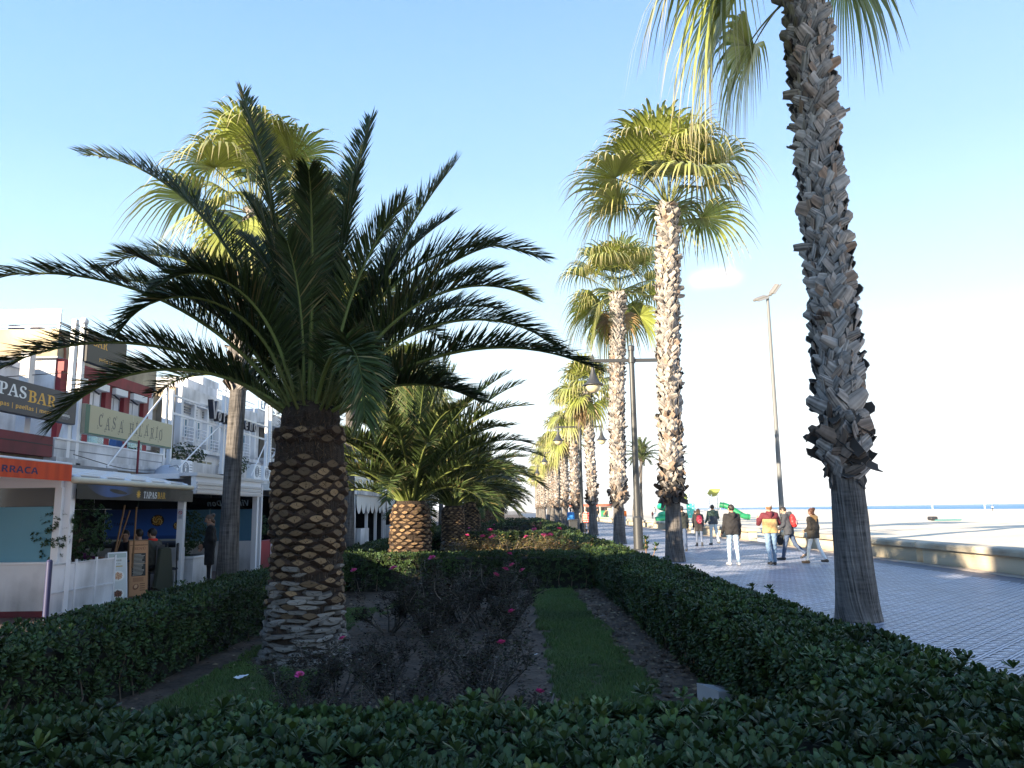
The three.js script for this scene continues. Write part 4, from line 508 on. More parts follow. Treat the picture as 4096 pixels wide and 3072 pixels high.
{
  const P = thing('glass_screen', 'deep blue printed screen with a seaside picture and paella pan inside the tapas bar terrace', 'screen', [0, 0, -18.8]);
  const t = canvasTex(1024, 512, (c, w, h) => {
    const g = c.createLinearGradient(0, 0, 0, h); g.addColorStop(0, '#24407a'); g.addColorStop(0.5, '#3a68bd'); g.addColorStop(0.7, '#3d6dc4'); g.addColorStop(0.705, '#2f5ba8'); g.addColorStop(0.78, '#27488a'); g.addColorStop(0.82, '#d8dcd0'); g.addColorStop(0.86, '#66758e'); g.addColorStop(1, '#0d1018'); c.fillStyle = g; c.fillRect(0, 0, w, h);
    for (let i = 0; i < 120; i++) { c.fillStyle = `rgba(200,215,225,${0.05 + 0.1 * ((i * 37) % 10) / 10})`; c.fillRect((i * 173) % w, h * (0.77 + 0.07 * ((i * 57) % 100) / 100), 30 + (i * 29) % 90, 3); }
    const dish = (x, y, r) => { c.fillStyle = '#15120e'; c.beginPath(); c.ellipse(x, y, r * 1.08, r * 0.95, 0, 0, 7); c.fill(); for (let i = 0; i < 60; i++) { const a = i * 2.4, q = r * Math.sqrt(i / 60) * 0.9; c.fillStyle = ['#c79a45', '#7a4a1c', '#e0c27a', '#4a3016'][i % 4]; c.beginPath(); c.ellipse(x + Math.cos(a) * q, y + Math.sin(a) * q * 0.85, r * 0.15, r * 0.1, a, 0, 7); c.fill(); } };
    dish(720, 155, 84); dish(1000, 230, 60);
    c.fillStyle = '#0f1730'; c.textAlign = 'center'; c.font = 'bold 50px serif'; c.fillText('TAPASBAR', 260, 215); c.font = '20px serif'; c.fillText('Restaurante', 265, 250); c.beginPath(); c.moveTo(262, 100); c.lineTo(268, 120); c.lineTo(285, 125); c.lineTo(268, 131); c.lineTo(262, 150); c.lineTo(256, 131); c.lineTo(238, 125); c.lineTo(256, 120); c.fill();
  });
  part(P, 'print', faceZ(0.004, -9.62, -7.86, 0.92, 1.79), printM(t, 0.35)); part(P, 'backing', bx(-9.62, -7.84, 0.9, 1.8, -0.04, 0), mat.dark); part(P, 'low_wall', bx(-12, -7.76, 0, 0.9, -0.14, 0.02), mat.white); for (let k = 0; k < 4; k++) part(P, 'pane', bx(-12 + k * 1.05, -10.97 + k * 1.05, 1.81, 2.3, -0.03, 0), darkGlass); part(P, 'pane', bx(-12, -9.64, 0.9, 1.8, -0.03, 0), darkGlass);
}
{ // easel with two long brown legs
  const P = thing('easel', 'tall brown wooden easel leaning beside the dark bush', 'easel', [-7.95, 0, -15.9]); part(P, 'leg', tubeG([[0.02, 0.55, 0.05], [0.14, 1.86, -0.1]], 0.02, 6), mat.wood); part(P, 'leg', tubeG([[0.2, 0.6, -0.45], [0.26, 1.82, -0.35]], 0.02, 6), mat.wood); part(P, 'back_leg', tubeG([[-0.25, 0.1, -0.2], [0.18, 1.75, -0.24]], 0.018, 6), mat.wood);
}
{ // white poster board leaning
  const t = canvasTex(256, 640, (c, w, h) => { c.fillStyle = '#cfd2cf'; c.fillRect(0, 0, w, h); c.fillStyle = '#a7b5b0'; c.fillRect(0, 0, w, 60); c.fillStyle = '#6a6a55'; c.font = 'bold 40px serif'; c.textAlign = 'center'; c.fillText('Menú', 128, 110); c.font = '26px serif'; c.fillText('del día', 128, 150); c.fillStyle = '#b6a06a'; c.fillRect(60, 170, 140, 16); const dish = (y, r, a) => { c.fillStyle = '#e8e6e0'; c.beginPath(); c.ellipse(128, y, r * 1.2, r * 0.9, 0, 0, 7); c.fill(); for (let i = 0; i < 40; i++) { const k = i * 2.4, q = r * 0.85 * Math.sqrt(i / 40); c.fillStyle = a[i % a.length]; c.beginPath(); c.ellipse(128 + Math.cos(k) * q, y + Math.sin(k) * q * 0.7, 12, 8, k, 0, 7); c.fill(); } }; dish(310, 80, ['#c98e6a', '#d8b48a', '#b57a5a']); dish(550, 75, ['#5a2e1c', '#7a4426', '#3a1c10']); });
  const P = thing('poster_board', 'white leaning poster board with food pictures in front of the terrace', 'sign', [-7.72, 0, -15.75], 1.0); const b = bx(-0.2, 0.2, 0, 0.95, -0.02, 0.02); b.rotateX(-0.12); part(P, 'board', b, mat.whitePaint); const f = new THREE.PlaneGeometry(0.36, 0.9); f.translate(0, 0.475, 0.0235); f.rotateX(-0.12); part(P, 'print', f, printM(t)); const b2 = bx(-0.2, 0.2, 0, 0.95, -0.01, 0.01); b2.rotateX(0.28); b2.translate(0, 0, -0.42); part(P, 'back_panel', b2, mat.whitePaint);
}
{ // menu stand
  const t = canvasTex(256, 1024, (c, w, h) => { c.fillStyle = '#b3825a'; c.fillRect(0, 0, w, h); c.fillStyle = '#7d4f30'; c.font = 'bold 44px serif'; c.textAlign = 'center'; c.fillText('TAPAS', 128, 90); c.font = 'bold 64px serif'; c.fillText('MENÚ', 128, 165); c.fillStyle = '#1e1f1e'; c.fillRect(28, 230, 200, 190); c.fillRect(28, 430, 200, 230); c.fillStyle = '#b9b2a4'; for (let k = 0; k < 17; k++) c.fillRect(45 + (k * 7) % 14, 250 + k * 24, 120 + (k * 41) % 50, 8); c.fillStyle = '#70452a'; c.font = 'bold 34px serif'; for (let k = 0; k < 5; k++) c.fillRect(50, 690 + k * 16, 150, 7); c.beginPath(); c.ellipse(90, 860, 40, 55, 0.3, 0, 7); c.fill(); c.fillStyle = '#c99b73'; c.beginPath(); c.ellipse(92, 850, 24, 36, 0.3, 0, 7); c.fill(); c.fillStyle = '#70452a'; for (let k = 0; k < 4; k++) c.fillRect(150, 800 + k * 40, 70, 14); });
  const P = thing('menu_stand', 'narrow wooden menu stand with blackboard lists in front of the diners', 'sign', [-7.75, 0, -16.65], 0.85); const b = bx(-0.2, 0.2, 0, 1.15, -0.03, 0.03); b.rotateX(-0.1); part(P, 'board', b, mat.wood); const f = new THREE.PlaneGeometry(0.37, 1.1); f.translate(0, 0.575, 0.034); f.rotateX(-0.1); part(P, 'print', f, printM(t, 0.6)); const s = bx(-0.18, 0.18, 0, 1.1, -0.01, 0.01); s.rotateX(0.3); s.translate(0, 0, -0.4); part(P, 'back_leg', s, mat.wood);
}
function chair(label, p, turn, group) { const P = thing('chair', label, 'chair', p, turn, group), m = mat.dark; part(P, 'seat', rbx(-0.2, 0.2, 0.43, 0.47, -0.2, 0.2, 0.012), m); for (const [x, z] of [[-0.18, -0.18], [0.18, -0.18], [-0.18, 0.18], [0.18, 0.18]]) part(P, 'leg', tubeG([[x, 0, z * 1.1], [x, z < 0 ? 1.0 : 0.45, z]], 0.018, 6), m); part(P, 'backrest', rbx(-0.19, 0.19, 0.62, 1.02, -0.2, -0.17, 0.012), m); return P; }
function table(label, p, sx, sz) { const P = thing('table', label, 'table', p); part(P, 'tabletop', rbx(-sx, sx, 0.71, 0.75, -sz, sz, 0.012), mat.dark); for (const x of [-1, 1]) for (const z of [-1, 1]) part(P, 'leg', bx(x * sx * 0.85 - 0.02, x * sx * 0.85 + 0.02, 0, 0.71, z * sz * 0.85 - 0.02, z * sz * 0.85 + 0.02), mat.dark); return P; }
table('dark table of the diners in the tapas bar terrace', [-8.45, 0, -16.9], 0.55, 0.4);
chair('dark slatted chair, left one of the two empty chairs at the tapas bar', [-8.0, 0, -18.05], -1.2); chair('dark slatted chair, right one of the two empty chairs at the tapas bar', [-7.85, 0, -18.3], -1.3);
for (const [x, z, k] of [[-8.3, -16.75, 0], [-8.5, -16.95, 1], [-8.65, -16.7, 2]]) { const g = new THREE.LatheGeometry([[0, 0], [0.03, 0.002], [0.004, 0.01], [0.004, 0.09], [0.032, 0.12], [0.036, 0.16], [0.03, 0.19]].map((p) => new THREE.Vector2(...p)), 14); const m = solo('wine_glass', g, new THREE.MeshPhysicalMaterial({ color: C(1, 1, 1), transmission: 1, thickness: 0, roughness: 0.05, side: THREE.DoubleSide }), 'clear wine glass on the dark table of the diners', 'glass', 'wine glasses on the table'); m.position.set(x, 0.75, z); }
// --- second bar: planter wall, bush, blue screen with mirrored lettering
{
  const P = thing('planter', 'white wall planter carrying a round bush behind the standing woman', 'planter'); part(P, 'wall', bx(-9.1, -7.62, 0, 0.62, -20.3, -19.1), mat.white); part(P, 'rim', rbx(-9.13, -7.59, 0.62, 0.67, -20.33, -19.07, 0.01), mat.whitePaint); part(P, 'soil_fill', bx(-9.0, -7.7, 0.6, 0.675, -20.2, -19.2), mat.dark);
}
bush('bush', 'round dark bush on a white planter beside the standing woman', [-7.95, 0.66, -19.3], 0.55, 0.56, 0.5, 480, 9);
{
  const P = thing('glass_screen', 'blue filmed glass screen with mirrored white lettering behind the left fan palm trunk', 'screen', [0, 0, -23.8]);
  part(P, 'low_wall', bx(-12, -7.6, 0, 0.86, -0.14, 0.02), mat.white); for (let k = 0; k < 3; k++) part(P, 'film_panel', bx(-12 + k * 1.48, -10.55 + k * 1.48, 0.87, 1.79, -0.03, 0), filmBlue); for (let k = 0; k < 3; k++) part(P, 'pane', bx(-12 + k * 1.48, -10.55 + k * 1.48, 1.8, 2.4, -0.03, 0), darkGlass);
  const t = canvasTex(1024, 160, (c, w, h) => { c.fillStyle = '#0b0d11'; c.fillRect(0, 0, w, h); c.translate(w, 0); c.scale(-1, 1); c.fillStyle = '#8fa0a8'; c.font = 'italic bold 118px sans-serif'; c.textBaseline = 'middle'; c.fillText('Vin DinDon', 120, 82); });
  part(P, 'lettering', faceZ(0.004, -9.7, -7.64, 1.82, 2.14), printM(t, 0.2)); part(P, 'post', bx(-7.64, -7.52, 0, 2.5, -0.06, 0.04), mat.whitePaint);
}
{
  const P = thing('awning', 'white folded awning roof of the second bar behind the left fan palm trunk', 'awning');
  part(P, 'fascia', bx(-7.62, -7.5, 2.14, 2.56, -23.6, -18.75), mat.whitePaint); part(P, 'cassette', bx(-7.9, -7.46, 2.56, 2.64, -23.65, -18.7), aluminium); part(P, 'roof', bx(-10.1, -7.9, 2.5, 2.62, -23.65, -18.75), mat.whitePaint); for (let k = 0; k < 3; k++) part(P, 'slat', bx(-7.5, -7.46, 2.16 + k * 0.1, 2.22 + k * 0.1, -23.6, -18.75), aluminium); part(P, 'post', bx(-7.66, -7.52, 0, 2.14, -23.5, -23.36), mat.whitePaint);
}
{
  const P = thing('terrace_fence', 'dark red wall with a white grid gate right of the left fan palm trunk', 'fence'); part(P, 'panel', bx(-7.8, -7.56, 0, 0.84, -26.4, -24.0), mat.red); for (const z of [-24.9, -25.45, -26.1]) part(P, 'bar', bx(-7.55, -7.5, 0.02, 0.72, z - 0.03, z + 0.03), mat.whitePaint); for (const y of [0.05, 0.38, 0.7]) part(P, 'bar', bx(-7.56, -7.51, y - 0.03, y + 0.03, -26.1, -24.9), mat.whitePaint);
}
bush('bush', 'small dark potted shrub above the red wall', [-7.9, 0.84, -24.6], 0.4, 0.4, 0.5, 200, 12);
// --- further terraces between and behind the palm trunks
const scallop = (z0, z1, y0, y1) => { const s = new THREE.Shape(), n = 7, d = (z0 - z1) / n; s.moveTo(0, y1); for (let k = 0; k < n; k++) { s.lineTo(k * d, y0); s.absarc(k * d + d / 2, y0, d / 2, PI, 2 * PI, false); } s.lineTo(n * d, y1); s.closePath(); const g = new THREE.ExtrudeGeometry(s, { depth: 0.01, bevelEnabled: false, curveSegments: 8 }); g.rotateY(PI / 2); g.translate(-7.5, 0, z0); return g; };
['bar terrace with scalloped white valance between the two date palm trunks', 'bar terrace beyond the scalloped valance, mostly hidden', 'third distant bar terrace', 'fourth distant bar terrace', 'farthest bar terrace along the seafront'].forEach((label, k) => {
  const z0 = -29 - k * 9, z1 = z0 - 8.6, P = thing('bar_terrace', label, 'terrace');
  part(P, 'low_wall', bx(-9.0, -7.6, 0, 0.85, z0 - 3.4, z0 - 3.2), mat.white); part(P, 'low_wall', bx(-7.7, -7.5, 0, 0.85, z0 - 3.4, z0 - 1.2), mat.white); part(P, 'back_wall', bx(-12.2, -12, 0, 3, z1, z0), mat.dark); part(P, 'screen_panel', bx(-12, -7.6, 0, 2.4, z1, z1 + 0.1), darkGlass); part(P, 'roof', bx(-12, -7.4, 2.5, 2.72, z1, z0), k % 2 ? mat.white : canvasWhite); part(P, 'valance', scallop(z0, z1, 2.2, 2.5), canvasWhite); for (const z of [z0 - 0.1, z0 - 3.3, z0 - 6, z1 + 0.1]) part(P, 'post', bx(-7.7, -7.56, 0, 2.5, z - 0.07, z + 0.07), mat.whitePaint); part(P, 'table', [bx(-9.4, -8.6, 0.7, 0.75, z0 - 5.4, z0 - 4.6), bx(-9.03, -8.97, 0, 0.7, z0 - 5.03, z0 - 4.97)], mat.whitePaint);
});
{ const P = thing('potted_palm', 'small yucca palm in the dim bar terrace between the date palm trunks', 'plant', [-8.3, 0, -31.6]); part(P, 'trunk', trunkG([[0, 0.12], [0.5, 0.08], [2.0, 0.06]], 8, 3, 0.05).geo, brownBark); for (let k = 0; k < 10; k++) { const f = part(P, 'frond', fansFar[Math.min(5, k >> 1)][k % 2], fanLeaf, [0, 2.0, 0], [0, k * 2.4, 0]); f.scale.setScalar(0.36); } }
// --- first floor: parapets, sign posts, signs
{
  const P = thing('roof_terrace', 'first floor terrace with white parapet above the tapas bar', 'terrace'); part(P, 'slab', bx(-12.5, -9.9, 2.78, 2.94, -24, -17.1), mat.white); part(P, 'parapet', bx(-10.12, -9.96, 2.94, 3.32, -22.4, -17.1), mat.white); part(P, 'coping', rbx(-10.16, -9.92, 3.32, 3.36, -22.4, -17.1, 0.01), mat.whitePaint); part(P, 'groove', bx(-9.962, -9.953, 3.11, 3.13, -22.4, -17.1), mat.grey); part(P, 'parapet', bx(-10.3, -10.14, 2.94, 3.3, -27.2, -22.6), mat.white); part(P, 'slab', bx(-12.5, -10.1, 2.78, 2.93, -28.6, -24.0), mat.white); part(P, 'beam', bx(-10.1, -9.95, 2.6, 2.78, -24, -17.2), mat.tan);
}
{ const P = thing('roof_terrace', 'maroon parapet over the first terrace at the left edge', 'terrace'); part(P, 'parapet', bx(-10.15, -9.97, 2.92, 3.35, -17.05, -12), mat.maroon); part(P, 'slab', bx(-15, -10.15, 2.8, 2.95, -17.05, -12), mat.tan); part(P, 'groove', bx(-9.972, -9.963, 3.16, 3.18, -17.05, -12), mat.dark); part(P, 'pillar', bx(-10.6, -10.4, 2.95, 5.2, -16.9, -16.7), mat.white); part(P, 'pillar', bx(-10.6, -10.4, 2.95, 5.2, -15.3, -15.1), mat.white); part(P, 'wall', bx(-13, -12.8, 2.95, 5.6, -19.3, -12), mat.white); }
function signPost(label, z, y0, y1, ball) { const P = thing('sign_post', label, 'post', [-10, 0, z]); part(P, 'mast', rbx(-0.055, 0.055, y0, y1, -0.065, 0.065, 0.01), mat.whitePaint); if (ball) { const s = new THREE.SphereGeometry(0.1, 14, 10); part(P, 'ball', s, mat.whitePaint, [0, y1 + 0.07, 0]); } part(P, 'base_plate', rbx(-0.1, 0.1, y0 - 0.12, y0, -0.1, 0.1, 0.01), mat.dark); return P; }
signPost('white sign mast, left one of the pair above the tapas bar', -17.62, 2.85, 6.11); signPost('white sign mast topped by a ball, right one of the pair above the tapas bar', -17.98, 2.85, 6.08, 1);
signPost('short white mast behind the right end of the beige sign', -22.5, 2.85, 5.3); signPost('white mast at the right end of the beige sign', -22.92, 2.85, 5.28); signPost('white mast left of the fan palm trunk under the black letters', -27.1, 3.0, 6.04); signPost('white mast touching the fan palm trunk', -27.5, 3.0, 6.04); signPost('thin white mast just left of the date palm crown base', -31.9, 3.3, 6.0); signPost('second thin white mast just left of the date palm crown base', -32.4, 3.3, 6.0, 1);
function signBox(label, z0, z1, y0, y1, tx, side, x = -9.86) { const P = thing('sign', label, 'sign'); part(P, 'box', rbx(x - 0.14, x, y0, y1, z1, z0, 0.012), side); part(P, 'print', faceX(x + 0.004, z0, z1, y0 + 0.01, y1 - 0.01), printM(tx, 0.4)); return P; }
const tapasSign = (c, w, h) => { c.fillStyle = '#1f2739'; c.fillRect(0, 0, w, h); c.textBaseline = 'alphabetic'; c.font = 'bold 205px serif'; c.textAlign = 'right'; c.fillStyle = '#e2e6e8'; c.fillText('TAPAS', 790, 205, 640); c.fillStyle = '#d9a32c'; c.textAlign = 'left'; c.fillText('BAR', 800, 232, 405); c.font = 'bold 72px sans-serif'; c.textAlign = 'right'; c.fillText('tapas | paellas | menú', 1172, 335); c.fillStyle = '#e4e6e8'; c.font = 'bold 40px sans-serif'; c.textAlign = 'center'; c.fillText('AMSTEL', 1368, 320); c.font = '18px sans-serif'; c.fillStyle = '#8a93a2'; c.fillText('CERVEZA', 1368, 270); c.fillRect(1300, 332, 136, 3); c.fillText('DESDE 1870', 1368, 356); };
signBox('dark blue tapas bar sign with white and yellow lettering at the left edge', -13.9, -17.66, 3.68, 4.36, canvasTex(1536, 400, tapasSign), std([0.03, 0.035, 0.05], 0.5));
signBox('dark sign high on the masts, half covered by a palm frond', -17.95, -19.78, 5.2, 5.98, canvasTex(512, 220, (c, w, h) => { c.fillStyle = '#23242b'; c.fillRect(0, 0, w, h); c.fillStyle = '#d9a32c'; c.font = 'bold 88px serif'; c.fillText('BAR', 60, 100); c.font = 'bold 34px sans-serif'; c.fillText('paellas | menú', 150, 190); }), mat.dark);
signBox('beige sign with grey curly lettering CASA HILARIO', -18.06, -22.72, 3.53, 4.23, canvasTex(1400, 210, (c, w, h) => {
  c.fillStyle = '#aca689'; c.fillRect(0, 0, w, h); c.fillStyle = '#1f5a4c'; c.fillRect(0, 0, 56, h); c.fillRect(0, h - 10, w, 10); c.fillStyle = 'rgba(255,255,255,0.25)'; c.fillRect(690, 0, 6, h); c.strokeStyle = '#55554f'; c.fillStyle = '#55554f'; c.textBaseline = 'middle';
  const s = 'CASA HILARIO'; let x = 175; for (let i = 0; i < s.length; i++) { if (s[i] === ' ') { x += 60; continue; } c.save(); c.translate(x, 104 + (i % 2 ? 9 : -6)); c.scale(0.9, 1.25); c.font = 'bold 100px serif'; c.fillText(s[i], 0, 0); c.lineWidth = 4; c.beginPath(); const r = 9; c.arc(-2, 40, r, 0, 4.7); c.stroke(); c.beginPath(); c.arc(s[i] === 'I' ? 30 : 62, -38, r * 0.8, 3.2, 8); c.stroke(); c.restore(); x += s[i] === 'I' ? 56 : 100; }
}), std([0.36, 0.34, 0.26], 0.5));
{
  const P = thing('sign', 'big black three dimensional letters on the roof edge beside the left fan palm trunk', 'sign', [-9.95, 0, 0]); const bl = std([0.012, 0.012, 0.02], 0.3), face = std([0.35, 0.34, 0.36], 0.5); let z = -25.5;
  for (const ch of 'VoraSereno') { const sz = ch === 'V' ? 0.62 : ch === 'S' ? 0.5 : 0.42, g = new TextGeometry(ch, { font, size: sz, depth: 0.16, curveSegments: 5, bevelEnabled: false }); g.rotateY(PI / 2); const y = ch === 'V' ? 4.75 : ch === 'S' ? 4.66 : 4.66 - 0.0 + (ch === 'S' ? 0 : 0.06); const l = part(P, 'letter', g, bl, [0, y, z]); const f = new TextGeometry(ch, { font, size: sz * 0.93, depth: 0.012, curveSegments: 5, bevelEnabled: false }); f.rotateY(PI / 2); part(l, 'letter_face', f, face, [0.163, 0.012, -0.012]); z -= ch === 'V' ? 0.5 : ch === 'r' ? 0.36 : 0.49; }
  for (const y of [4.62, 5.15]) part(P, 'rail', bx(-0.12, -0.06, y - 0.03, y + 0.03, -32, -22.9), mat.whitePaint);
}
{ // stays and cables
  [['thin white stay bracing the mast over the beige sign', [-10, 5.1, -22.4], [-9.2, 2.75, -17.9]], ['thin white stay running up to the black letters', [-10, 4.75, -27], [-9.3, 2.75, -21.6]], ['thin white stay beside the date palm trunk', [-10, 4.6, -32], [-9.4, 3.0, -28.4]]].forEach(([l, a, b]) => solo('stay', tubeG([a, b], 0.022, 6), mat.whitePaint, l, 'stay'));
  [[[-10, 4.9, -17.7], [-11, 4.4, -15.5], [-12, 4.1, -13]], [[-9.7, 3.0, -17.4], [-9.6, 2.8, -19.5], [-9.8, 2.92, -22.6]], [[-10, 5.9, -17.9], [-12, 6.3, -20], [-12.6, 6.75, -21.2]]].forEach((p, k) => solo('cable', new GB().tube(new THREE.CatmullRomCurve3(p.map((q) => V(...q))).getPoints(16), 0.009, 4).build(false), mat.dark, ['sagging cable behind the blue sign', 'loose cable under the white parapet', 'thin cable from the mast to the ochre house'][k], 'cable'));
  const pole = solo('pole', tubeG([[-9.6, 2.7, -20.2], [-9.6, 3.55, -20.2]], 0.03, 8), mat.maroon, 'short dark red pole carrying the beige sign', 'pole');
}
function parasol(label, p, m) { const P = thing('parasol', label, 'parasol', p); part(P, 'pole', cyl(0, 0, 0, 1.35, 0.02), mat.steel); const g = new THREE.LatheGeometry([[0.02, 1.3], [0.05, 1.2], [0.12, 0.85], [0.2, 0.4], [0.17, 0.38], [0.03, 0.4]].map((q) => new THREE.Vector2(...q)), 12); const a = g.attributes.position; for (let i = 0; i < a.count; i++) { const t = Math.atan2(a.getZ(i), a.getX(i)), k = 1 + 0.22 * Math.cos(6 * t); a.setX(i, a.getX(i) * k); a.setZ(i, a.getZ(i) * k); } g.computeVertexNormals(); part(P, 'canopy', g, m); }
parasol('folded white parasol behind the white parapet', [-10.9, 2.95, -19.2], canvasWhite); parasol('folded blue parasol behind the white parapet', [-10.9, 2.95, -21.6], std([0.08, 0.16, 0.35], 0.7));
bush('bush', 'green bushes in pots on the roof terrace under the black letters', [-10.5, 3.2, -25.2], 0.5, 0.32, 1.4, 330, 14, 0.06, [1.1, 1.05, 0.9]); bush('bush', 'low green plants on the roof terrace left of the letters', [-11, 3.15, -22.0], 0.4, 0.2, 1.2, 150, 15, 0.06); bush('bush', 'potted green shrub on the ledge right of the fan palm trunk', [-10.4, 3.1, -29.6], 0.5, 0.36, 0.8, 220, 16, 0.06);
function acUnit(label, p) { const P = thing('air_conditioner', label, 'air conditioner', p); part(P, 'case', rbx(-0.15, 0.15, 0, 0.55, -0.4, 0.4, 0.02), mat.whitePaint); const g = new THREE.TorusGeometry(0.2, 0.012, 6, 20); g.rotateY(PI / 2); part(P, 'fan_grille', [g, ...[0.14, 0.08].map((r) => { const q = new THREE.TorusGeometry(r, 0.01, 6, 16); q.rotateY(PI / 2); return q; })], mat.grey, [0.155, 0.28, 0.08]); part(P, 'louvre', [0, 1, 2, 3, 4].map((k) => bx(0.15, 0.158, 0.1 + k * 0.08, 0.12 + k * 0.08, -0.38, -0.2)), mat.grey); }
acUnit('white air conditioner on the roof by the fan palm trunk', [-9.6, 2.66, -22.9]); acUnit('white air conditioner right of the fan palm trunk, left one', [-9.9, 2.95, -30.2]); acUnit('white air conditioner right of the fan palm trunk, right one', [-9.9, 2.95, -31.4]);
{ const g = new THREE.SphereGeometry(0.5, 20, 10, 0, 2 * PI, 0, PI / 2); g.scale(0.6, 0.75, 1.05); const P = thing('kayak_cover', 'pale blue grey covered bundle on the white awning roof', 'cover', [-9.5, 2.64, -21.7]); part(P, 'shell', g, std([0.38, 0.42, 0.5], 0.5)); part(P, 'handle', tubeG([[0.2, 0.3, -0.3], [0.27, 0.36, 0], [0.2, 0.3, 0.3]], 0.015, 6), mat.grey); }
// --- houses
const glassRail = new THREE.MeshPhysicalMaterial({ color: C(0.75, 0.95, 0.95), roughness: 0.1, transmission: 0.75, thickness: 0 }), curtain = std([0.5, 0.56, 0.66], 0.3);
function win(P, x, z0, z1, y0, y1, o = {}) { // window in a wall facing +X
  const w = part(P, 'window', [bx(x, x + 0.05, y1 - 0.05, y1, z1, z0), bx(x, x + 0.05, y0, y0 + 0.05, z1, z0), bx(x, x + 0.05, y0 + 0.05, y1 - 0.05, z0 - 0.05, z0), bx(x, x + 0.05, y0 + 0.05, y1 - 0.05, z1, z1 + 0.05), bx(x, x + 0.045, y0 + 0.05, y1 - 0.05, (z0 + z1) / 2 - 0.025, (z0 + z1) / 2 + 0.025)], o.frame || mat.whitePaint);
  part(w, 'pane', bx(x + 0.006, x + 0.02, y0 + 0.05, y1 - 0.05, z1 + 0.05, z0 - 0.05), o.glass || mat.window); if (o.curtain) part(w, 'curtain', bx(x + 0.021, x + 0.03, y0 + 0.06, y1 - 0.06, (z0 + z1) / 2 + 0.03, z0 - 0.06), curtain); return w;
}
function railG(x, z0, z1, y0, y1, n, r = 0.015) { const l = []; for (let k = 0; k < n; k++) l.push(tubeG([[x, lerp(y0, y1, k / (n - 1)), z0], [x, lerp(y0, y1, k / (n - 1)), z1]], k === n - 1 ? r * 1.5 : r, 5)); for (const z of [z0, (z0 + z1) / 2, z1]) l.push(tubeG([[x, y0, z], [x, y1, z]], r, 5)); return l; }
{
  const P = thing('house', 'ochre topped house at the left edge with screened roof terrace', 'house'); part(P, 'wall', bx(-20, -12.56, 0, 5.95, -21.3 - 6, -21.32), mat.white); part(P, 'parapet', bx(-20, -12.5, 6.0, 6.78, -27.3, -21.25), mat.ochre); part(P, 'ledge', bx(-20, -12.45, 5.95, 6.0, -27.3, -21.2), mat.grey); part(P, 'rail', [bx(-20, -12.5, 6.95, 6.99, -21.3, -21.26), bx(-20, -12.5, 6.84, 6.87, -21.3, -21.26), bx(-12.54, -12.5, 6.95, 6.99, -27, -21.3)], mat.whitePaint); for (let k = 0; k < 4; k++) { part(P, 'screen_panel', bx(-14.25 - k * 1.8, -12.56 - k * 1.8, 7.0, 7.3, -21.33, -21.3), std([0.4, 0.37, 0.35], 0.9)); part(P, 'rail_post', bx(-12.56 - k * 1.8, -12.5 - k * 1.8, 6.78, 7.32, -21.34, -21.28), mat.whitePaint); } part(P, 'top_rail', bx(-20, -12.5, 7.32, 7.35, -21.34, -21.29), mat.whitePaint); part(P, 'drum', [cyl(-14.1, -21.9, 6.78, 7.02, 0.2), cyl(-13.6, -22.1, 6.78, 7.0, 0.2)], std([0.1, 0.13, 0.25], 0.5)); part(P, 'downpipe', tubeG([[-12.49, 6.7, -21.3], [-12.5, 6.5, -21.5], [-12.49, 6.2, -21.6], [-12.49, 5.2, -21.6]], 0.04, 8), std([0.25, 0.09, 0.05], 0.7));
}
{
  const P = thing('house', 'white house with dark red piers and tall windows behind the beige sign', 'house'); part(P, 'wall', bx(-20, -12.62, 0, 5.6, -26.7, -21.36), mat.white); part(P, 'roof_wall', bx(-19, -13.2, 5.98, 6.75, -26.5, -22.5), mat.white); part(P, 'cornice', bx(-20, -12.35, 5.62, 5.96, -26.7, -21.36), mat.red);
  for (const z of [-21.55, -22.75, -24.0, -25.15, -26.5]) part(P, 'pier', bx(-12.62, -12.42, 2.95, 5.62, z - 0.18, z + 0.18), mat.red);
  for (const [a, b] of [[-21.75, -22.55], [-22.95, -23.8], [-24.2, -24.95], [-25.35, -26.3]]) { win(P, -12.6, a, b, 3.2, 5.35, { glass: std([0.35, 0.43, 0.5], 0.12), frame: mat.grey }); part(P, 'balustrade', bx(-12.4, -12.385, 3.6, 4.35, b, a), glassRail); part(P, 'awning_box', bx(-12.6, -12.3, 5.38, 5.58, b, a), canvasWhite); part(P, 'awning_arm', tubeG([[-12.45, 5.4, a - 0.05], [-12.2, 5.2, a - 0.08]], 0.025, 6), mat.dark); }
}
{
  const P = thing('house', 'plain tan walled house between the red and the white house', 'house'); part(P, 'wall', bx(-20, -13.4, 0, 5.55, -29.4, -26.72), mat.tan); part(P, 'parapet', bx(-20, -13.35, 5.55, 6.1, -29.4, -26.72), mat.ochre); part(P, 'canopy', bx(-13.4, -12.2, 3.75, 3.85, -29.4, -27), mat.tan); part(P, 'lamp_bracket', tubeG([[-13.35, 4.9, -28.9], [-13.2, 4.6, -28.9], [-13.25, 4.2, -28.85]], 0.03, 6), mat.dark);
}
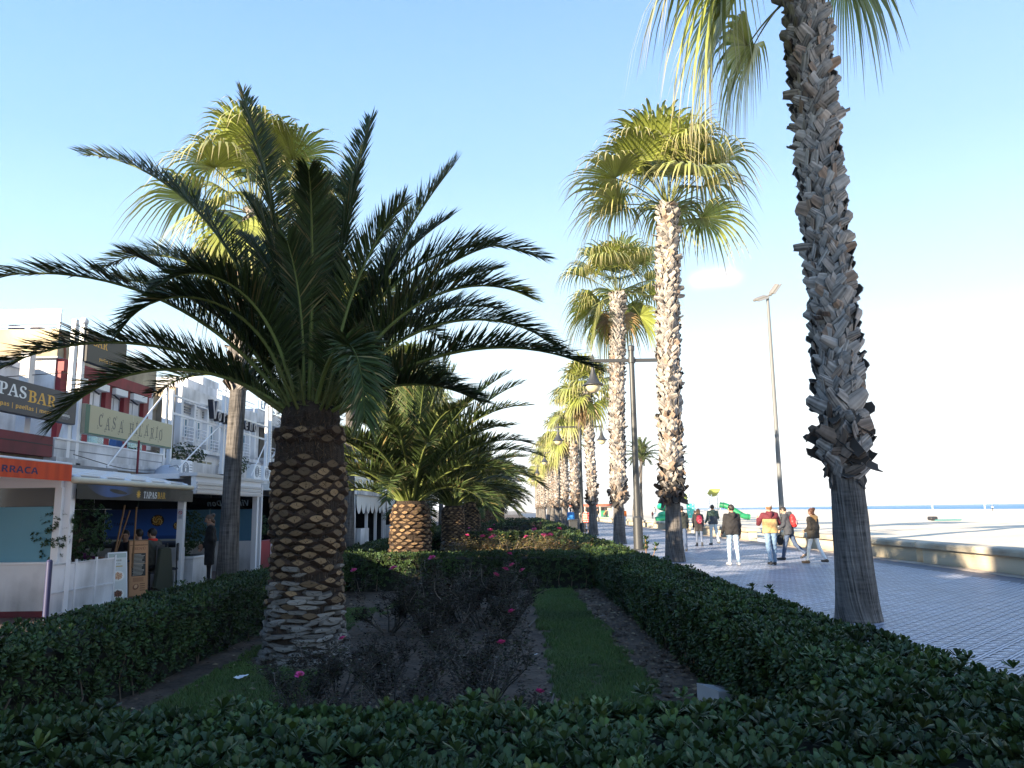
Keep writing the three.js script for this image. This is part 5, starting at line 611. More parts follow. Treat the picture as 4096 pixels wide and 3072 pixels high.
{
  const P = thing('hotel', 'white hotel with small windows and white balcony rails behind the black letters', 'building'); const W = mat.white; part(P, 'wall', bx(-21, -12.7, 0, 6.0, -38.3, -29.46), W); part(P, 'parapet', bx(-21, -12.5, 5.9, 6.5, -38.3, -29.5), W); part(P, 'ledge', bx(-12.7, -12.3, 4.05, 4.2, -38.3, -29.5), W); part(P, 'side_wall', bx(-21, -12.72, 0, 6.45, -29.46, -29.42), mat.tan);
  for (const z of [-29.6, -30.85, -32.2, -33.5, -34.6, -36.0, -37.4, -38.2]) part(P, 'pilaster', bx(-12.7, -12.5, 4.2, 5.9, z - 0.1, z + 0.1), W);
  for (const [a, b, y0] of [[-29.95, -30.5, 4.6], [-31.2, -31.75, 4.6], [-32.55, -33.15, 4.3], [-33.75, -34.3, 4.3], [-35, -35.6, 4.6], [-36.6, -37.2, 4.5]]) { win(P, -12.69, a, b, y0, 5.35, { curtain: 1, glass: std([0.1, 0.2, 0.26], 0.1) }); part(P, 'balcony_rail', railG(-12.45, a + 0.15, b - 0.15, y0 - 0.15, y0 + 0.38, 5), mat.whitePaint); }
  for (const [a, b] of [[-30.2, -31.4], [-32, -33.2]]) { part(P, 'louvre', [0, 1, 2].map((k) => bx(-12.69, -12.64, 5.55 + k * 0.1, 5.6 + k * 0.1, b, a)), mat.grey); win(P, -12.69, a, b, 3.0, 3.85, { glass: std([0.2, 0.2, 0.17], 0.2) }); }
  part(P, 'penthouse', bx(-20, -13.6, 6.5, 7.3, -36, -32.6), W); part(P, 'stair_tower', bx(-18, -14.4, 6.5, 8.0, -38.2, -36.2), W); part(P, 'roof_rail', railG(-12.55, -33.2, -38, 6.5, 6.9, 3), mat.whitePaint);
}
{
  const P = thing('house', 'white house with roof lettering LA PALMA left of the date palm trunk', 'house'); part(P, 'wall', bx(-21, -12.6, 0, 6.1, -44.5, -38.35), mat.white); part(P, 'parapet', bx(-21, -12.5, 6.1, 6.75, -44.5, -38.35), mat.white); part(P, 'loggia', bx(-12.62, -12.55, 4.4, 5.9, -43, -39), mat.dark); part(P, 'slab', bx(-12.6, -11.9, 4.2, 4.35, -44, -38.5), mat.white); part(P, 'slab', bx(-12.6, -11.9, 5.95, 6.1, -44, -38.5), mat.white); part(P, 'balcony_rail', railG(-11.95, -38.7, -43.8, 4.35, 4.85, 4), mat.whitePaint); part(P, 'brace', tubeG([[-11.9, 4.4, -39], [-11.9, 5.9, -41.5]], 0.05, 6), mat.whitePaint);
  let z = -38.7; for (const ch of 'LA PALMA') { if (ch !== ' ') { const g = new TextGeometry(ch, { font, size: 0.42, depth: 0.03, curveSegments: 3, bevelEnabled: false }); g.rotateY(PI / 2); part(P, 'letter', g, std([0.3, 0.36, 0.42], 0.5), [-12.46, 6.8, z]); } z -= ch === ' ' ? 0.3 : 0.42; } part(P, 'roof_rail', railG(-12.48, -38.4, -44.4, 6.75, 7.3, 2), mat.whitePaint);
}
['white flat roofed house after the lettered one', 'cream house farther along the seafront', 'white house with dark windows far along the seafront', 'low white house far along the seafront', 'farthest pale house of the seafront row'].forEach((l, k) => { const z0 = -44.6 - k * 16, z1 = z0 - 15, h = [6.6, 7.4, 6.4, 7.8, 6.5][k], P = thing('house', l, 'house'); part(P, 'wall', bx(-22, -12.6, 0, h, z1, z0), k % 2 ? mat.cream : mat.white); part(P, 'parapet', bx(-22, -12.5, h, h + 0.5, z1, z0), mat.white); for (let i = 0; i < 5; i++) for (const y of [3.3, 5]) win(P, -12.59, z0 - 1 - i * 2.9, z0 - 2.4 - i * 2.9, y, y + 1.1); part(P, 'balcony', bx(-12.6, -11.8, 3.0, 3.12, z1, z0), mat.white); part(P, 'balcony_rail', railG(-11.85, z0, z1, 3.12, 3.9, 4, 0.02), mat.whitePaint); });
// unseen houses, added to shade the strip; a side street lies between them
[['low white house added out of view for shade, beyond the side street', -21.1, -8.6, 5.6, -22], ['white house added out of view for shade, before the side street', 0, 4.45, 9.2, -14.5], ['tall flats added out of view for shade, behind on the left', 5.4, 8.4, 18, -13.6], ['white house added out of view for shade, behind on the left', 8.5, 26, 8.6, -15], ['low bar added out of view to shade the first terrace', -12, -8.4, 4.2, -22], ['low annexe added out of view for shade, at the corner of the side street', -4.6, -0.1, 6.5, -14.5]].forEach(([l, z1, z0, h, xb], k) => {
  const x = k === 4 ? -12.4 : k ? -12.5 : -13.3, P = thing('house', l, 'house'); part(P, 'wall', bx(xb, x, 0, h, z1, z0), mat.white); part(P, 'cornice', bx(xb, x + 0.08, h, h + 0.15, z1, z0), mat.white); const nz = Math.max(1, Math.floor((z0 - z1) / 3)); for (let i = 0; i < nz; i++) for (let y = 3.4; y < h - 1.4; y += 2.9) win(P, x + 0.004, z0 - 0.8 - i * 3, z0 - 2.2 - i * 3, y, y + 1.3);
});
// ---------- people ----------
// surface nets on a distance field
function netMesh(f, lo, hi, c) {
  const n = [0, 1, 2].map((k) => Math.ceil((hi[k] - lo[k]) / c) + 1), F = new Float32Array(n[0] * n[1] * n[2]), id = (i, j, k) => (k * n[1] + j) * n[0] + i;
  for (let k = 0; k < n[2]; k++) for (let j = 0; j < n[1]; j++) for (let i = 0; i < n[0]; i++) F[id(i, j, k)] = f(lo[0] + i * c, lo[1] + j * c, lo[2] + k * c);
  const P = [], N = [], vi = new Int32Array(F.length).fill(-1), I = [];
  for (let k = 0; k < n[2] - 1; k++) for (let j = 0; j < n[1] - 1; j++) for (let i = 0; i < n[0] - 1; i++) {
    let m = 0, cnt = 0, x = 0, y = 0, z = 0; const v = []; for (let q = 0; q < 8; q++) { const a = F[id(i + (q & 1), j + ((q >> 1) & 1), k + (q >> 2))]; v.push(a); if (a < 0) m |= 1 << q; } if (m === 0 || m === 255) continue;
    for (const [a, b] of NET_E) if ((v[a] < 0) !== (v[b] < 0)) { const t = v[a] / (v[a] - v[b]); x += (a & 1) + t * ((b & 1) - (a & 1)); y += ((a >> 1) & 1) + t * (((b >> 1) & 1) - ((a >> 1) & 1)); z += (a >> 2) + t * ((b >> 2) - (a >> 2)); cnt++; }
    vi[id(i, j, k)] = P.length / 3; const X = lo[0] + (i + x / cnt) * c, Y = lo[1] + (j + y / cnt) * c, Z = lo[2] + (k + z / cnt) * c; P.push(X, Y, Z); const h = c * 0.5, g = V(f(X + h, Y, Z) - f(X - h, Y, Z), f(X, Y + h, Z) - f(X, Y - h, Z), f(X, Y, Z + h) - f(X, Y, Z - h)).normalize(); N.push(g.x, g.y, g.z);
  }
  for (let k = 1; k < n[2] - 1; k++) for (let j = 1; j < n[1] - 1; j++) for (let i = 1; i < n[0] - 1; i++) {
    const a = F[id(i, j, k)] < 0, q = (w, x, y, z, fl) => { if (w < 0 || x < 0 || y < 0 || z < 0) return; fl ? I.push(w, x, y, w, y, z) : I.push(w, y, x, w, z, y); };
    if (a !== F[id(i + 1, j, k)] < 0) q(vi[id(i, j - 1, k - 1)], vi[id(i, j, k - 1)], vi[id(i, j, k)], vi[id(i, j - 1, k)], a);
    if (a !== F[id(i, j + 1, k)] < 0) q(vi[id(i - 1, j, k - 1)], vi[id(i - 1, j, k)], vi[id(i, j, k)], vi[id(i, j, k - 1)], a);
    if (a !== F[id(i, j, k + 1)] < 0) q(vi[id(i - 1, j - 1, k)], vi[id(i, j - 1, k)], vi[id(i, j, k)], vi[id(i - 1, j, k)], a);
  }
  const g = new THREE.BufferGeometry(); g.setAttribute('position', new THREE.BufferAttribute(new Float32Array(P), 3)); g.setAttribute('normal', new THREE.BufferAttribute(new Float32Array(N), 3)); g.setAttribute('uv', new THREE.BufferAttribute(new Float32Array(P.length / 3 * 2).map((_, i) => i % 2 ? P[(i >> 1) * 3 + 1] : P[(i >> 1) * 3] + P[(i >> 1) * 3 + 2]), 2)); g.setIndex(I); return g;
}
const NET_E = [[0, 1], [2, 3], [4, 5], [6, 7], [0, 2], [1, 3], [4, 6], [5, 7], [0, 4], [1, 5], [2, 6], [3, 7]];
const smin = (a, b, k) => { const h = Math.max(k - Math.abs(a - b), 0) / k; return Math.min(a, b) - h * h * k * 0.25; };
const cap = (a, b, r0, r1) => { const d = b.clone().sub(a), L = d.lengthSq() || 1e-9; return (x, y, z) => { const px = x - a.x, py = y - a.y, pz = z - a.z, t = clamp((px * d.x + py * d.y + pz * d.z) / L, 0, 1); return Math.hypot(px - d.x * t, py - d.y * t, pz - d.z * t) - (r0 + (r1 - r0) * t); }; };
const ell = (c, r, M) => { const m = Math.min(r.x, r.y, r.z), I = M ? M.clone().invert() : null, v = new THREE.Vector3(); return (x, y, z) => { v.set(x - c.x, y - c.y, z - c.z); if (I) v.applyMatrix4(I); const k = Math.hypot(v.x / r.x, v.y / r.y, v.z / r.z); return (k - 1) * m * (k > 1 ? 1 : 1); }; };
const join = (fs, k) => (x, y, z) => { let d = 1e9; for (const f of fs) d = smin(d, f(x, y, z), k); return d; };
const boundsOf = (pts, m) => { const b = new THREE.Box3().setFromPoints(pts).expandByScalar(m); return [b.min.toArray(), b.max.toArray()]; };
const skin = std([0.42, 0.25, 0.18], 0.6), cloths = {};
const cloth = (c, r = 0.85) => cloths[c + '' + r] ??= std(c, r, { bumpMap: T.grain, bumpScale: 0.003 });
// pose angles in degrees, forward positive; the figure faces +Z at the origin
function person(label, p, turn, o) {
  const P = thing('person', label, 'person', p, turn, o.group), H = (o.H || 1.72) / 1.75, q = o.cell || 0.024;
  const w = o.woman ? 0.9 : 1, lean = (o.lean || 0) * D, thigh = 0.43, shin = 0.41, seat = o.seat;
  const J = {}; const rot = (v, a) => V(v.x, v.y * Math.cos(a) - v.z * Math.sin(a), v.y * Math.sin(a) + v.z * Math.cos(a));
  const legs = ['L', 'R'].map((s, k) => { const sx = k ? -1 : 1, hip = V(sx * 0.09, 0, 0), a = (o['hip' + s] || 0) * D, b = a - (o['knee' + s] || 0) * D, knee = hip.clone().add(V(sx * 0.01, -Math.cos(a) * thigh, Math.sin(a) * thigh)), ank = knee.clone().add(V(0, -Math.cos(b) * shin, Math.sin(b) * shin)), fa = (o['foot' + s] || 0) * D; return { s, sx, hip, knee, ank, toe: ank.clone().add(V(sx * 0.02, -0.05 + Math.sin(fa) * 0.17, Math.cos(fa) * 0.17)), heel: ank.clone().add(V(0, -0.05 - Math.sin(fa) * 0.03, -0.045)), fa }; });
  const lowest = Math.min(...legs.map((l) => Math.min(l.toe.y, l.heel.y))) - 0.035, root = V(0, seat ? seat / H + 0.1 : -lowest, 0);
  legs.forEach((l) => ['hip', 'knee', 'ank', 'toe', 'heel'].forEach((k) => l[k].add(root)));
  const S = (x, y, z) => rot(V(x, y, z), lean).add(root), neck = S(0, 0.56, -0.01), pelvis = S(0, 0.05, 0);
  const arms = ['L', 'R'].map((s, k) => { const sx = k ? -1 : 1, sh = S(sx * 0.185 * w, 0.49, 0), a = (o['arm' + s] ?? 5) * D - lean, ab = (o['ab' + s] ?? 8) * D, up = V(sx * Math.sin(ab), -Math.cos(a) * Math.cos(ab), Math.sin(a) * Math.cos(ab)), el = sh.clone().addScaledVector(up, 0.285), b = a + (o['el' + s] ?? 15) * D, inn = (o['in' + s] ?? 0) * D, fd = V(sx * (Math.sin(ab * 0.6) - Math.sin(inn)), -Math.cos(b), Math.sin(b)).normalize(), wr = el.clone().addScaledVector(fd, 0.25); return { sx, sh, el, wr, fd }; });
  const hp = (o.nod || 0) * D + lean, hy = (o.look || 0) * D, RM = new THREE.Matrix4().makeRotationFromEuler(new THREE.Euler(hp, hy, 0, 'YXZ')), hd = (x, y, z) => V(x, y, z).applyMatrix4(RM).add(neck), HC = hd(0, 0.135, 0.015);
  // one continuous body under the clothes
  const fine = o.fine, hands = [];
  for (const a of arms) { const side = V(a.sx * 0, 0, 1).cross(a.fd).normalize(), pal = a.wr.clone().addScaledVector(a.fd, 0.055), acr = V(0, 0, 1).addScaledVector(a.fd, -a.fd.z).normalize(); const h = [cap(a.wr, pal, 0.024, 0.03)]; if (fine) { [[-0.03, 0.062], [-0.01, 0.075], [0.01, 0.08], [0.03, 0.07]].forEach(([o2, l]) => { const b = pal.clone().addScaledVector(acr, o2).addScaledVector(a.fd, 0.02), m = b.clone().addScaledVector(a.fd, l * 0.5), e = m.clone().addScaledVector(a.fd, l * 0.4).addScaledVector(side, -a.sx * l * 0.25); h.push(cap(b, m, 0.0095, 0.009), cap(m, e, 0.009, 0.008)); }); const tb = a.wr.clone().addScaledVector(acr, 0.028).addScaledVector(a.fd, 0.02), tm = tb.clone().addScaledVector(acr, 0.03).addScaledVector(a.fd, 0.03); h.push(cap(tb, tm, 0.012, 0.01), cap(tm, tm.clone().addScaledVector(a.fd, 0.03), 0.01, 0.008)); } else h.push(cap(pal, pal.clone().addScaledVector(a.fd, 0.07), 0.03, 0.016)); hands.push({ f: join(h, 0.008), wr: a.wr, pal, fd: a.fd }); }
  const bodyF = [cap(pelvis, S(0, 0.32, 0), 0.085, 0.085), cap(S(-0.11 * w, 0.46, 0), S(0.11 * w, 0.46, 0), 0.06, 0.06), cap(S(0, 0.32, 0), S(0, 0.46, 0), 0.085, 0.07), cap(S(0, 0.48, 0), HC, 0.055, 0.05), ...legs.flatMap((l) => [cap(l.hip, l.knee, 0.07, 0.05), cap(l.knee, l.ank, 0.045, 0.032), cap(l.ank, l.toe, 0.03, 0.028)]), ...arms.flatMap((a) => [cap(a.sh, a.el, 0.045, 0.034), cap(a.el, a.wr, 0.034, 0.024)]), ...hands.map((h) => h.f)];
  const headF = join([ell(HC.clone().add(V(0, 0.02, -0.005).applyMatrix4(RM)), V(0.074, 0.092, 0.09), RM), ell(hd(0, 0.095, 0.03), V(0.056, 0.062, 0.064), RM)], 0.03), nose = cap(hd(0, 0.14, 0.1), hd(0, 0.115, 0.122), 0.01, 0.014), ears = [-1, 1].map((s) => ell(hd(s * 0.078, 0.128, 0.005), V(0.014, 0.03, 0.02), RM)), brow = cap(hd(-0.035, 0.165, 0.09), hd(0.035, 0.165, 0.09), 0.012, 0.012), lips = cap(hd(-0.018, 0.085, 0.09), hd(0.018, 0.085, 0.09), 0.007, 0.007), sockets = [-1, 1].map((s) => ell(hd(s * 0.032, 0.148, 0.1), V(0.016, 0.012, 0.012), RM));
  const head = (x, y, z) => { let d = smin(headF(x, y, z), nose(x, y, z), 0.015); d = smin(d, brow(x, y, z), 0.015); d = smin(d, lips(x, y, z), 0.008); for (const e of ears) d = smin(d, e(x, y, z), 0.01); for (const e of sockets) d = Math.max(d, -e(x, y, z)); return d; };
  const joints = [HC, ...legs.flatMap((l) => [l.hip, l.knee, l.toe, l.heel]), ...arms.flatMap((a) => [a.sh, a.el, a.wr])];
  const gs = []; { const jb = join(bodyF, 0.03), all = (x, y, z) => Math.min(jb(x, y, z), headF(x, y, z)), [lo, hi] = boundsOf(joints, 0.14); gs.push(netMesh(all, lo, hi, q)); }
  { const [lo, hi] = boundsOf([HC, neck], 0.15); gs.push(netMesh((x, y, z) => smin(head(x, y, z), cap(neck, HC, 0.054, 0.05)(x, y, z), 0.03) - 0.002, lo, hi, fine ? 0.008 : 0.016)); if (fine) for (const h of hands) { const [a, b] = boundsOf([h.wr, h.pal, h.pal.clone().addScaledVector(h.fd, 0.1)], 0.05); gs.push(netMesh((x, y, z) => h.f(x, y, z) - 0.0015, a, b, 0.006)); } }
  for (const g of gs) g.scale(H, H, H); part(P, 'body', mg(gs), o.skin || skin);
  if (fine) for (const s of [-1, 1]) { const e = hd(s * 0.032, 0.146, 0.088).multiplyScalar(H), g = new THREE.SphereGeometry(0.009, 8, 6); part(P, 'eye', g, mat.dark, e.toArray()); }
  const add = (name, f, pts, m, mt, cell = q) => { const [lo, hi] = boundsOf(pts, m), g = netMesh(f, lo, hi, cell); if (!g.index || !g.index.count) return; g.scale(H, H, H); part(P, name, g, mt); };
  // trousers
  const tr = join([cap(S(-0.07, 0.07, 0), S(0.07, 0.07, 0), 0.105 * (o.hips || 1), 0.105 * (o.hips || 1)), ...legs.flatMap((l) => { const k = o.slim ? 0.82 : 1; return [cap(l.hip, l.knee, 0.092 * k, 0.066 * k), cap(l.knee, l.knee.clone().lerp(l.ank, o.crop || 0.94), 0.064 * k, (o.slim ? 0.042 : 0.056))]; })], 0.035), wr = (x, y, z) => 0.006 * Math.sin(y * 55 + x * 20) * Math.sin(z * 30 + x * 40);
  add('trousers', (x, y, z) => tr(x, y, z) + (o.slim ? 0 : wr(x, y, z)), legs.flatMap((l) => [l.hip, l.knee, l.ank]).concat([S(0, 0.1, 0)]), 0.17, o.pants);
  // shoes
  for (const l of legs) { const f = join([cap(l.heel.clone().add(V(0, 0.012, 0)), l.toe.clone().add(V(0, 0.006, 0)), 0.042, 0.036), cap(l.heel.clone().add(V(0, 0.03, 0.02)), l.ank.clone().add(V(0, o.boots ? 0.07 : -0.01, 0)), 0.044, o.boots ? 0.05 : 0.04)], 0.03); add('shoe', f, [l.heel, l.toe, l.ank.clone().add(V(0, 0.07, 0))], 0.07, o.shoes || mat.dark, Math.min(q, 0.016)); }
  // jacket
  const hem = o.hem ?? 0.02, pf = o.puff || 1, flare = o.flare || 0.03, wj = w * (o.bulk || 1);
  const tors = [cap(S(-0.085 * wj, 0.4, 0), S(-0.085 * wj, 0.05, 0), 0.115 * pf, 0.112 * pf), cap(S(0.085 * wj, 0.4, 0), S(0.085 * wj, 0.05, 0), 0.115 * pf, 0.112 * pf), cap(S(-0.15 * wj, 0.47, 0), S(0.15 * wj, 0.47, 0), 0.078 * pf, 0.078 * pf), cap(S(-0.06, 0.2, -0.02), S(0.06, 0.2, -0.02), 0.125 * pf, 0.125 * pf), cap(S(0, 0.2, -0.015), S(0, 0.42, -0.02), 0.125 * pf, 0.105 * pf)]; if (hem < 0) tors.push(cap(S(-0.075, 0.05, 0.0), S(-0.075 - flare, hem, seat ? 0.08 : 0), 0.12 * pf, 0.118 * pf), cap(S(0.075, 0.05, 0.0), S(0.075 + flare, hem, seat ? 0.08 : 0), 0.12 * pf, 0.118 * pf));
  const sl = arms.flatMap((a) => [cap(a.sh, a.el, 0.07 * pf, 0.058 * pf), cap(a.el, a.el.clone().lerp(a.wr, 0.97), 0.057 * pf, 0.044 * pf)]), upv = rot(V(0, 1, 0), lean), hemP = S(0, hem, 0);
  const torso = join(tors, 0.06), sleeve = join(sl, 0.03), fold = (x, y, z) => 0.006 * Math.sin(y * 38 + Math.sin(x * 19) * 2) * Math.sin(z * 24 + x * 31);
  const jk = (x, y, z) => { const t = Math.max(torso(x, y, z), -((x - hemP.x) * upv.x + (y - hemP.y) * upv.y + (z - hemP.z) * upv.z)); let d = smin(t, sleeve(x, y, z), 0.035); const c = neck; d = Math.max(d, -(Math.hypot(x - c.x, y - c.y - 0.02, z - c.z - 0.03) - 0.052)); return d + fold(x, y, z); };
  const jp = [S(-0.2, 0.5, 0), S(0.2, 0.5, 0), hemP, ...arms.flatMap((a) => [a.sh, a.el, a.wr])];
  if (o.yoke) { const yk = (x, y, z) => (x - root.x) * upv.x + (y - root.y) * upv.y + (z - root.z) * upv.z - o.yokeAt; const isArm = (x, y, z) => sleeve(x, y, z) - torso(x, y, z); add('jacket', (x, y, z) => Math.max(jk(x, y, z), Math.min(yk(x, y, z), 9), -(isArm(x, y, z))), jp, 0.25, o.top); add('jacket_yoke', (x, y, z) => Math.max(jk(x, y, z) - 0.004, Math.min(-yk(x, y, z), isArm(x, y, z))), jp, 0.25, o.yoke); } else add('jacket', jk, jp, 0.25, o.top);
  if (o.hood !== 0) { const f = join([cap(hd(-0.07, 0.0, -0.035), hd(0, -0.05, -0.11), 0.045, 0.055), cap(hd(0.07, 0.0, -0.035), hd(0, -0.05, -0.11), 0.045, 0.055), cap(hd(0, -0.05, -0.11), S(0, 0.4, -0.12), 0.06, 0.03)], 0.04); add(o.fur ? 'fur_hood' : 'hood', (x, y, z) => f(x, y, z) + (o.fur ? 0.012 * Math.sin(x * 190) * Math.sin(y * 170) * Math.sin(z * 180) : 0), [neck, S(0, 0.4, -0.12), hd(-0.1, 0, 0), hd(0.1, 0, 0)], 0.11, o.hoodM || o.yoke || o.top, o.fur ? 0.014 : q); }
  if (o.scarf) { const f = (x, y, z) => Math.hypot(Math.hypot(x - neck.x, z - neck.z - 0.01) - 0.07, (y - neck.y - 0.0)) - 0.034; add('scarf', f, [neck], 0.15, o.scarf, 0.016); }
  // hair, hat
  const hm = o.hairM, face = (x, y, z) => { const v = V(x - neck.x, y - neck.y, z - neck.z).applyMatrix4(RM.clone().invert()); return v; };
  const inv = RM.clone().invert(), vv = new THREE.Vector3(), shell = ell(HC.clone().add(V(0, 0.024, -0.008).applyMatrix4(RM)), V(0.088, 0.103, 0.104), RM);
  if (!o.bald) {
    const ext = o.long ? join([cap(hd(0, 0.14, -0.06), S(0, 0.42, -0.11), 0.075, 0.05), cap(S(0, 0.42, -0.11), S(0.02, 0.28 - (o.long - 1) * 0.1, -0.135), 0.055, 0.02)], 0.04) : o.bun ? join([ell(hd(0, 0.22, -0.09), V(0.055, 0.05, 0.055), RM), cap(hd(0.05, 0.08, -0.07), hd(-0.05, 0.02, -0.08), 0.04, 0.02)], 0.03) : null;
    const hair = (x, y, z) => { vv.set(x - neck.x, y - neck.y, z - neck.z).applyMatrix4(inv); let d = shell(x, y, z); const cut = Math.max(vv.z - 0.045 - Math.max(0, vv.y - 0.17) * 1.6, -9), nape = (o.long ? 0.02 : 0.075) - vv.y + Math.max(0, vv.z - 0.0) * 0.9; d = Math.max(d, Math.min(cut, 9), nape); if (ext) d = smin(d, ext(x, y, z), 0.03); return d + 0.004 * Math.sin(x * 130 + y * 60) * Math.sin(z * 90 + y * 40); };
    add('hair', hair, [HC, ...(o.long ? [S(0.02, 0.2, -0.14)] : [])], 0.15, hm, fine ? 0.011 : 0.018);
  }
  if (o.cap) add('cap', (x, y, z) => { vv.set(x - neck.x, y - neck.y, z - neck.z).applyMatrix4(inv); const d = Math.max(shell(x, y, z) - 0.006, 0.165 - vv.y); const b = Math.max(Math.abs(vv.y - 0.17) - 0.008, Math.hypot(vv.x, vv.z - 0.08) - 0.085); return Math.min(d, b); }, [HC, hd(0, 0.17, 0.16)], 0.13, o.cap, 0.013);
  P.userData.J = undefined; delete P.userData.J;
  return { P, H, S, neck, arms, root, lean };
}
function backpack(label, per, m, dark, s = 1, p, turn) {
  const B = thing('backpack', label, 'backpack'), { S, H } = per, c = S(0, 0.3, -0.2); const f = join([ell(V(0, 0.02, 0), V(0.145 * s, 0.21 * s, 0.085 * s)), ell(V(0, -0.06, -0.05), V(0.115 * s, 0.11 * s, 0.055 * s))], 0.03), g = netMesh((x, y, z) => f(x, y, z) + 0.004 * Math.sin(y * 60) * Math.sin(x * 50), [-0.2, -0.28, -0.18], [0.2, 0.28, 0.14], 0.016); part(B, 'bag', g, m);
  for (const k of [-1, 1]) part(B, 'strap', new GB().tube(new THREE.CatmullRomCurve3([V(k * 0.08, 0.17, 0.06), V(k * 0.1, 0.2, 0.2), V(k * 0.11, 0.12, 0.335), V(k * 0.12, -0.06, 0.32), V(k * 0.12, -0.16, 0.08)]).getPoints(14), 0.014, 6).build(false), dark);
  part(B, 'pocket_trim', new THREE.TorusGeometry(0.07 * s, 0.006, 6, 16), std([0.6, 0.55, 0.55], 0.5), [0, -0.06, -0.1 * s]); B.position.copy(c.multiplyScalar(H).applyAxisAngle(up0, turn)).add(V(...p)); B.rotation.set(per.lean, turn, 0, 'YXZ'); B.scale.setScalar(H); return B;
}
const hairDark = std([0.018, 0.013, 0.01], 0.5), hairBrown = std([0.09, 0.045, 0.025], 0.5), hairFair = std([0.2, 0.11, 0.06], 0.5);
const jeansLight = cloth([0.27, 0.36, 0.46]), jeans = cloth([0.14, 0.22, 0.34]), jeansDark = cloth([0.045, 0.07, 0.13]), blackC = cloth([0.013, 0.013, 0.015]), greyC = cloth([0.07, 0.068, 0.072]);
const N = PI; // walking away from the camera
person('man in a black hooded jacket and light jeans, left of the man in maroon', [6.3, 0, -23.15], N + 0.1, { H: 1.74, fine: 1, top: cloth([0.014, 0.013, 0.015]), pants: jeansLight, shoes: cloth([0.4, 0.42, 0.45]), hem: -0.05, hairM: hairDark, hipL: 6, hipR: -4, kneeL: 4, kneeR: 8, armL: 6, armR: 4, elL: 30, elR: 8, look: 5, hips: 1.02 });
person('man in a maroon and tan jacket, blue jeans and pale cap walking away', [7.33, 0, -22.95], N - 0.05, { H: 1.76, fine: 1, top: cloth([0.42, 0.27, 0.12]), yoke: cloth([0.11, 0.016, 0.026]), yokeAt: 0.38, pants: jeans, shoes: mat.dark, hem: -0.02, hairM: hairFair, cap: cloth([0.55, 0.48, 0.42]), hipL: -10, hipR: 10, kneeL: 12, kneeR: 4, armL: 25, armR: 25, elL: 95, elR: 95, inL: 25, inR: 25, abL: 22, abR: 20, bulk: 1.08, footL: 0 });
{ const p = [8.6, 0, -25.1], t = N + 0.95, a = person('dark haired boy in a grey jacket walking left with a red backpack', p, t, { H: 1.7, fine: 1, top: cloth([0.034, 0.038, 0.05]), pants: jeansDark, shoes: mat.dark, hem: -0.1, hairM: hairDark, hipL: 16, hipR: -20, kneeL: 4, kneeR: 26, footR: -30, armL: 15, armR: 20, elL: 45, elR: 40, lean: 7, nod: 24, scarf: cloth([0.2, 0.19, 0.18]), puff: 1.05 }); backpack('bright red backpack on the boy in the grey jacket', a, cloth([0.6, 0.03, 0.03], 0.5), blackC, 1.05, p, t); const bag = thing('shoulder_bag', 'black bag hanging at the side of the boy in the grey jacket', 'bag', [8.32, 0.62, -25.15]); part(bag, 'pouch', netMesh(ell(V(0, 0, 0), V(0.1, 0.17, 0.13)), [-0.15, -0.2, -0.17], [0.15, 0.2, 0.17], 0.02), blackC); part(bag, 'strap', tubeG([[0, 0.14, 0.05], [0.02, 0.55, 0.03], [0.1, 0.72, 0]], 0.012, 5), blackC); }
person('woman with red brown hair, fur trimmed dark parka and white trousers by the nearest trunk', [8.72, 0, -23.4], N + 0.6, { H: 1.62, woman: 1, fine: 1, top: cloth([0.026, 0.022, 0.018]), pants: cloth([0.7, 0.7, 0.7]), slim: 1, shoes: cloth([0.1, 0.07, 0.05]), hem: -0.12, fur: 1, hoodM: cloth([0.36, 0.22, 0.1]), hairM: std([0.16, 0.06, 0.03], 0.5), bun: 1, hipL: 16, hipR: -16, kneeL: 4, kneeR: 14, armL: -8, armR: -5, elL: 75, elR: 60, inL: 20, puff: 1.08, nod: 8 });
{ const p = [8.05, 0, -34.9], t = N, a = person('woman with long brown hair in a dark coat and jeans with red backpack', p, t, { H: 1.62, woman: 1, fine: 1, top: cloth([0.04, 0.034, 0.034]), pants: cloth([0.12, 0.15, 0.22]), slim: 1, boots: 1, shoes: mat.dark, hem: -0.22, flare: 0.015, hairM: hairBrown, long: 1.4, hipL: 6, hipR: -6, armL: 6, armR: 6, elL: 15, elR: 15 }); backpack('pinkish red backpack on the woman in the dark coat', a, cloth([0.62, 0.03, 0.07], 0.5), cloth([0.4, 0.03, 0.05]), 0.95, p, t); }
person('man in a green and grey jacket and pale jeans walking toward the playground', [8.9, 0, -35.8], N + 0.15, { H: 1.78, fine: 1, top: cloth([0.05, 0.06, 0.075]), yoke: cloth([0.05, 0.085, 0.07]), yokeAt: 0.32, pants: cloth([0.45, 0.52, 0.55]), shoes: cloth([0.1, 0.1, 0.1]), hem: -0.03, hairM: hairDark, hipL: 4, hipR: -16, kneeR: 12, kneeL: 2, armL: 10, armR: 25, elL: 40, elR: 90, abR: 22, inR: 20 });
person('person in black with a dark cap half hidden behind the second palm trunk', [6.5, 0, -31], N, { H: 1.74, top: cloth([0.02, 0.024, 0.022]), pants: jeansDark, hairM: hairDark, cap: mat.dark, hem: -0.05, hipL: 10, hipR: -8 });
person('person in black sitting on the beach wall seen from behind', [12.05, 0.07, -53.6], PI / 2 + 0.25, { H: 1.68, top: cloth([0.02, 0.02, 0.024]), pants: blackC, hairM: hairDark, seat: 0.5, hipL: 85, hipR: 80, kneeL: 85, kneeR: 80, hem: 0.0, armL: 25, armR: 25, elL: 70, elR: 70, lean: 12, puff: 1.15, bun: 1 });
